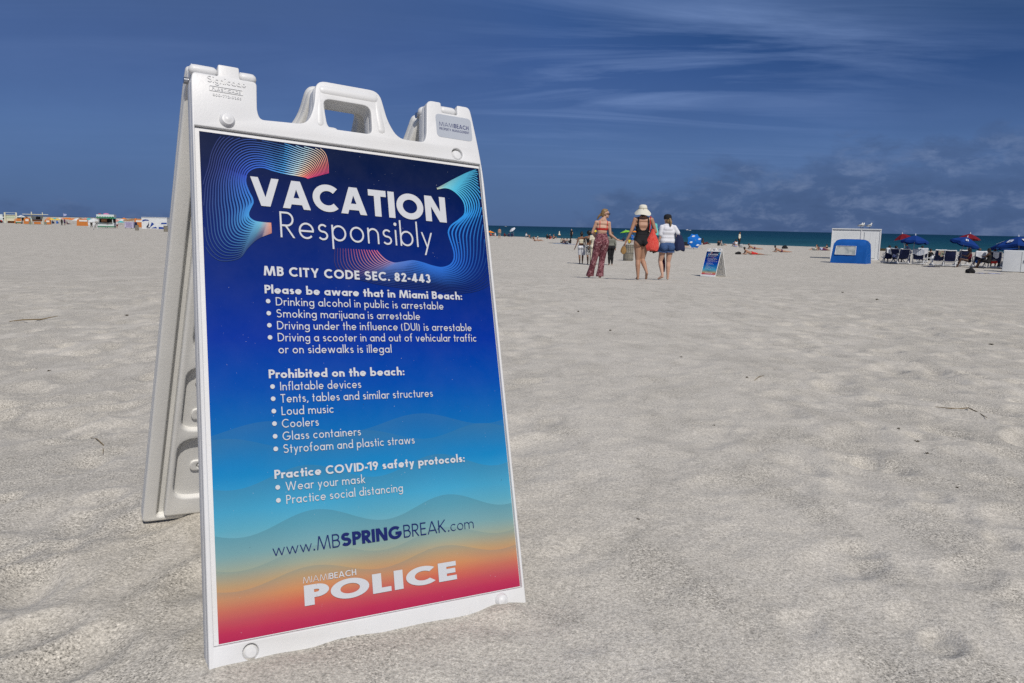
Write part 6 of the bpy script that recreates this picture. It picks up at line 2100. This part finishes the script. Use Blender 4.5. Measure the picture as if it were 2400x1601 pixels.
# shed with the umbrella mural
p, w, s = span(335, 392, 536.6)
ms = shed('white storage shed painted with a blue umbrella mural, beside the big sign', p, R(6), w, 26.5 * s, 2.4, w * .56, True)
mu = MB()
MURAL_B = mat('mural_blue', lin(28, 62, 140), .6, .2); MURAL_D = mat('mural_navy', lin(22, 30, 62), .6, .2)
def M8(x, y): return ((x - 1950) / 11.195 * s, -.045, (575 - y) / 11.195 * s + .1)
def poly(name, pts, mt): q = MB(); q.add([M8(*a) for a in pts], [tuple(range(len(pts)))]); f = q.me(name, smooth=False); return link(name, f, mt, ms)
poly('mural_canopy', [(1645, 385), (1665, 360), (1720, 345), (1790, 352), (1825, 375), (1790, 380), (1730, 375), (1685, 390), (1665, 402)], MURAL_B)
poly('mural_pole', [(1810, 400), (1795, 470), (1735, 550), (1790, 545), (1815, 480)], MURAL_D)
poly('mural_sail', [(1885, 415), (1945, 460), (1835, 550), (1860, 480)], MURAL_B)
poly('mural_wedge', [(1985, 530), (2025, 575), (1850, 575)], MURAL_B)
poly('mural_wedge', [(1760, 560), (1840, 545), (1830, 576), (1755, 576)], MURAL_D)
poly('mural_block', [(2055, 535), (2190, 540), (2240, 590), (2050, 590)], MURAL_B)
poly('mural_block', [(2135, 425), (2262, 422), (2262, 455), (2110, 460)], MURAL_B)
barrel('wood-slatted litter bin left of the umbrella mural shed', gp(*L8(1480, 618)), .98)
barrel('wood-slatted litter bin at the edge of the big sign, before the mural shed', gp(*L8(2232, 652)), 1.05)

# crowd of umbrellas along the water
UT = cloth('umbrella_teal', (.05, .36, .38), var=.05, bump=.1); UW = cloth('umbrella_white', (.56, .58, .58), var=.05, bump=.1); UYW = cloth('umbrella_yellow', (.60, .44, .07), var=.05, bump=.1); UOR = cloth('umbrella_tangerine', (.55, .18, .04), var=.05, bump=.1); UBR = cloth('umbrella_brown', (.26, .15, .075), var=.05, bump=.1); UPK = cloth('umbrella_rose', (.52, .24, .20), var=.05, bump=.1)
LG = 'crowded umbrellas on the far left of the beach'
names = {id(UT): 'teal', id(UW): 'white', id(UYW): 'yellow', id(UOR): 'orange', id(UBR): 'brown', id(UPK): 'rose pink'}
far_list = [(3, 524, 508, 7, UW, 'at the far left edge'), (53, 523, 507, 7, UW, 'left of the kiosk, above the buggy'), (124, 523, 514, 6, UYW, 'right of the kiosk'), (131, 522, 513.5, 5, UT, 'beside a yellow one right of the kiosk'), (138, 523, 514.5, 5.5, UYW, 'behind the two walkers'), (143, 522, 513.5, 4, UW, 'just left of the two walkers'),
            (158, 524, 512.5, 6, UOR, 'just right of the two walkers'), (166, 524, 513, 6, UOR, 'with a broad orange post'), (174, 524, 514, 6, UOR, 'left of the large orange cabana'), (184, 525, 514, 8, UW, 'behind the large orange cabana'), (211, 525, 513.5, 6, UT, 'right of the large orange cabana'), (222, 526, 514.5, 8, UW, 'left of the food trailer'), (216, 526, 518, 7, UW, 'low down left of the food trailer'),
            (273, 526, 516, 8, UPK, 'right of the food trailer'), (279, 526, 516.5, 6, UW, 'beside the rose pink one'), (288, 526, 516, 7, UW, 'above the vendor cart, left'), (298, 527, 516.5, 6, UBR, 'above the vendor cart, left'), (305, 527, 516, 6, UBR, 'above the vendor cart, middle'), (312, 527, 515, 6, UBR, 'above the vendor cart, right'), (320, 527, 514.5, 7, UOR, 'above the orange cabana by the mural shed'), (329, 527, 516, 6, UOR, 'against the mural shed'), (285, 527, 520, 6, UT, 'low behind the vendor cart'), (150, 522, 513, 5, UPK, 'between the two walkers and the flag pole'), (190, 523, 513, 5, UBR, 'above the large orange cabana'), (204, 524, 513, 5, UPK, 'just above the right end of the large orange cabana'), (82, 521, 512, 6, UT, 'under the kiosk roof'), (118, 522, 512, 5, UOR, 'right under the kiosk roof edge'), (28, 521, 511, 6, UPK, 'behind the orange cabanas at the far left'), (270, 523, 513, 5, UT, 'high beside the food trailer'), (293, 523, 513, 5, UOR, 'farthest above the vendor cart')]
for px, by, ty, r, mt, where in far_list:
    far_umb('%s beach umbrella %s' % (names[id(mt)], where), px, by, ty - 2.6, r * 1.45, [mt, mt if px % 2 else UW], group=LG, hf=.48)

# a few people there
far('person in black standing beside the orange umbrellas, left of a pair', STAND, *L7(1730, 515), 15.5, skin='dark', hair=('black', 'short'), top=('long', C_BLACK), bottom=('trousers', C_BLACK))
far('person in a purple and pink top, right of a standing pair', STAND, *L7(1810, 515), 15.5, skin='brown', hair=('black', 'short'), top=('shirt', C_PURPLE), bottom=('shorts', C_NAVY))
far('person in a pale shirt standing behind the food trailer end', STAND, *L8(965, 565), 15, skin='tan', hair=('brown', 'short'), top=('shirt', C_WHITE), bottom=('shorts', C_MAROON))
far('person in dark clothes at the counter of the food trailer', STAND, *L8(910, 560), 15, skin='brown', hair=('black', 'short'), top=('long', C_NAVY), bottom=('trousers', C_MAROON))
far('person sitting among the umbrellas right of the kiosk', SIT, 126, 524.5, 8, skin='brown', top=('shirt', C_NAVY), bottom=('shorts', C_NAVY))
far('person in blue sitting left of the two walkers', SIT, 136, 524.5, 8, skin='tan', top=('shirt', C_BLUE), bottom=('shorts', C_BLUE))
far('person in red sitting at the far left edge', SIT, 6, 522.5, 10, skin='tan', top=('shirt', C_RED), bottom=('shorts', C_BLACK))
far('person in black sitting beneath the far left umbrella', SIT, 2, 522.5, 10, skin='dark', top=('shirt', C_BLACK), bottom=('shorts', C_BLACK))
far('person in maroon lounging right of the two walkers', LEAN, 161, 526, 7, rz=R(-80), skin='brown', top=('shirt', C_MAROON), bottom=('shorts', C_NAVY))
rk = empty('bike_rack', gp(*L8(340, 540)), R(20), 'dark jumble of folded chairs stacked behind the edge-on sign', 'chairs')
for i in range(5):
    q = MB(); q.bar((-1.0 + i * .45, 0, 0), (-.6 + i * .45, .3, 1.1), .07); q.bar((-.6 + i * .45, 0, 0), (-1.0 + i * .45, .3, 1.1), .07); q.box((-.8 + i * .45, .15, .75), (.36, .06, .45)); q.build('folded_chair', DARK_IN if i % 2 else WHITE_METAL, rk, smooth=False)
rk.name = 'folded_chairs'
pp_ = gp(152, 519); ps = mpp(pp_)
fg = empty('flag_pole', pp_, 0, 'thin pale flag on a pole above the crowded umbrellas', 'flag')
q = MB(); q.tube([(0, 0, 0), (0, 0, 20 * ps)], .05, 6); q.build('pole', POLE, fg)
q = MB(); q.add([(0, 0, 18 * ps), (1.4, .2, 17 * ps), (1.2, .1, 13 * ps), (0, 0, 12 * ps)], [(0, 1, 2, 3)]); q.build('flag_cloth', C_LILAC, fg)

# trees beyond the kiosks
LEAF = mat('leaf_dark', (.035, .055, .035), .8, .2, var=.4, vs=1.2); BARK = mat('bark', (.07, .05, .035), .9, .1)


def tree(label, px, y, hpx, wpx, seed):
    p = gp(px, y); p = at(px, 330); s = mpp(p)
    rnd = random.Random(seed)
    H_, W_ = hpx * s, wpx * s
    root = empty('beach_tree', p, 0, label, 'tree', 'dark trees behind the lifeguard tower')
    q = MB(); q.tube([(0, 0, -.3), (.1, 0, H_ * .3), (0, .1, H_ * .6)], [.28, .2, .1], 8)
    for i in range(5):
        a = rnd.uniform(0, 6.28); q.tube([(.08, 0, H_ * .35), (math.cos(a) * W_ * .25, math.sin(a) * W_ * .25, H_ * .7)], [.12, .04], 6)
    q.build('trunk', BARK, root)
    c = MB()
    cl = [(rnd.uniform(-.4, .4) * W_, rnd.uniform(-.3, .3) * W_, H_ * rnd.uniform(.35, .9), rnd.uniform(.12, .24) * W_) for _ in range(16)]
    for _ in range(1500):
        x, y_, z, r = rnd.choice(cl)
        d = Vector((rnd.gauss(0, 1), rnd.gauss(0, 1), rnd.gauss(0, 1))).normalized() * r * rnd.uniform(.5, 1.0)
        o = Vector((x, y_, z)) + Vector((d.x, d.y, d.z * .8))
        a = Vector((rnd.uniform(-1, 1), rnd.uniform(-1, 1), rnd.uniform(-1, 1))) * .35; b = Vector((rnd.uniform(-1, 1), rnd.uniform(-1, 1), rnd.uniform(-1, 1))) * .35
        c.add([o - a, o + b, o + a, o - b], [(0, 1, 2, 3)])
    c.build('crown', LEAF, root, smooth=False, weld=False)


tree('dark rounded tree behind the cream lifeguard tower at the far left edge', 3, 516, 15, 14, 1)
tree('low dark tree seen between the lifeguard tower and the kiosk', 50, 515, 10, 14, 2)
tree('small dark tree beside the left kiosk post', 61, 515, 9, 9, 3)

# ------------------------------------------------------------------ scraps on the sand
TWIG = mat('dry_twig', (.20, .15, .085), .9, .1, var=.3, vs=40); WEED = mat('seaweed_scrap', (.07, .058, .042), .9, .1)


def twig(label, pts, r):
    P_ = [gp(*q) for q in pts]
    c = P_[len(P_) // 2].copy()
    mb = MB(); mb.tube([(q.x - c.x, q.y - c.y, float(ground(q.x, q.y)) - c.z + r * (1.0 + 2.5 * (i % 2))) for i, q in enumerate(P_)], [r * .5] + [r] * (len(P_) - 2) + [r * .4], 6)
    return tag(mb.build('twig', TWIG, None, c), label, 'twig')


twig('pale straight reed lying on the sand left of the big sign', [(8, 752), (40, 750), (85, 752), (124, 748)], .006)
twig('thin curved root on the sand near the right edge', [(2232, 955), (2262, 963), (2292, 962), (2312, 952), (2335, 966), (2360, 982)], .0025)
twig('forked twig on the sand left of the sign foot', [(185, 1022), (200, 1038), (215, 1046), (213, 1064)], .0018)
twig('short dark twig on the sand below the small distant sign', [(1790, 893), (1800, 889), (1812, 886)], .002)
rnd = random.Random(21)
def scrap(px, py, size):
    p = gp(px, py)
    mb = MB()
    for i in range(5):
        a = rnd.uniform(0, 6.28); l_ = size * rnd.uniform(.4, 1)
        mb.tube([(0, 0, .0), (math.cos(a) * l_ * .5, math.sin(a) * l_ * .5, size * .35), (math.cos(a + .6) * l_, math.sin(a + .6) * l_, size * .05)], [size * .16, size * .12, size * .04], 5)
    tag(mb.build('seaweed_scrap', WEED, None, p), 'small dark scrap of dry seaweed lying on the sand', 'seaweed', 'scraps of dry seaweed on the sand')
for px, py, sz in ((1361, 730, .030), (1438, 776, .022), (2067, 703, .045), (288, 742, .026), (1984, 686, .04), (1610, 840, .014), (1772, 890, .014), (2150, 1010, .012), (2195, 1045, .013), (2222, 1062, .013), (2305, 1145, .009), (2350, 812, .025), (1525, 1218, .007), (95, 870, .015), (1700, 1003, .008)):
    scrap(px, py, sz)
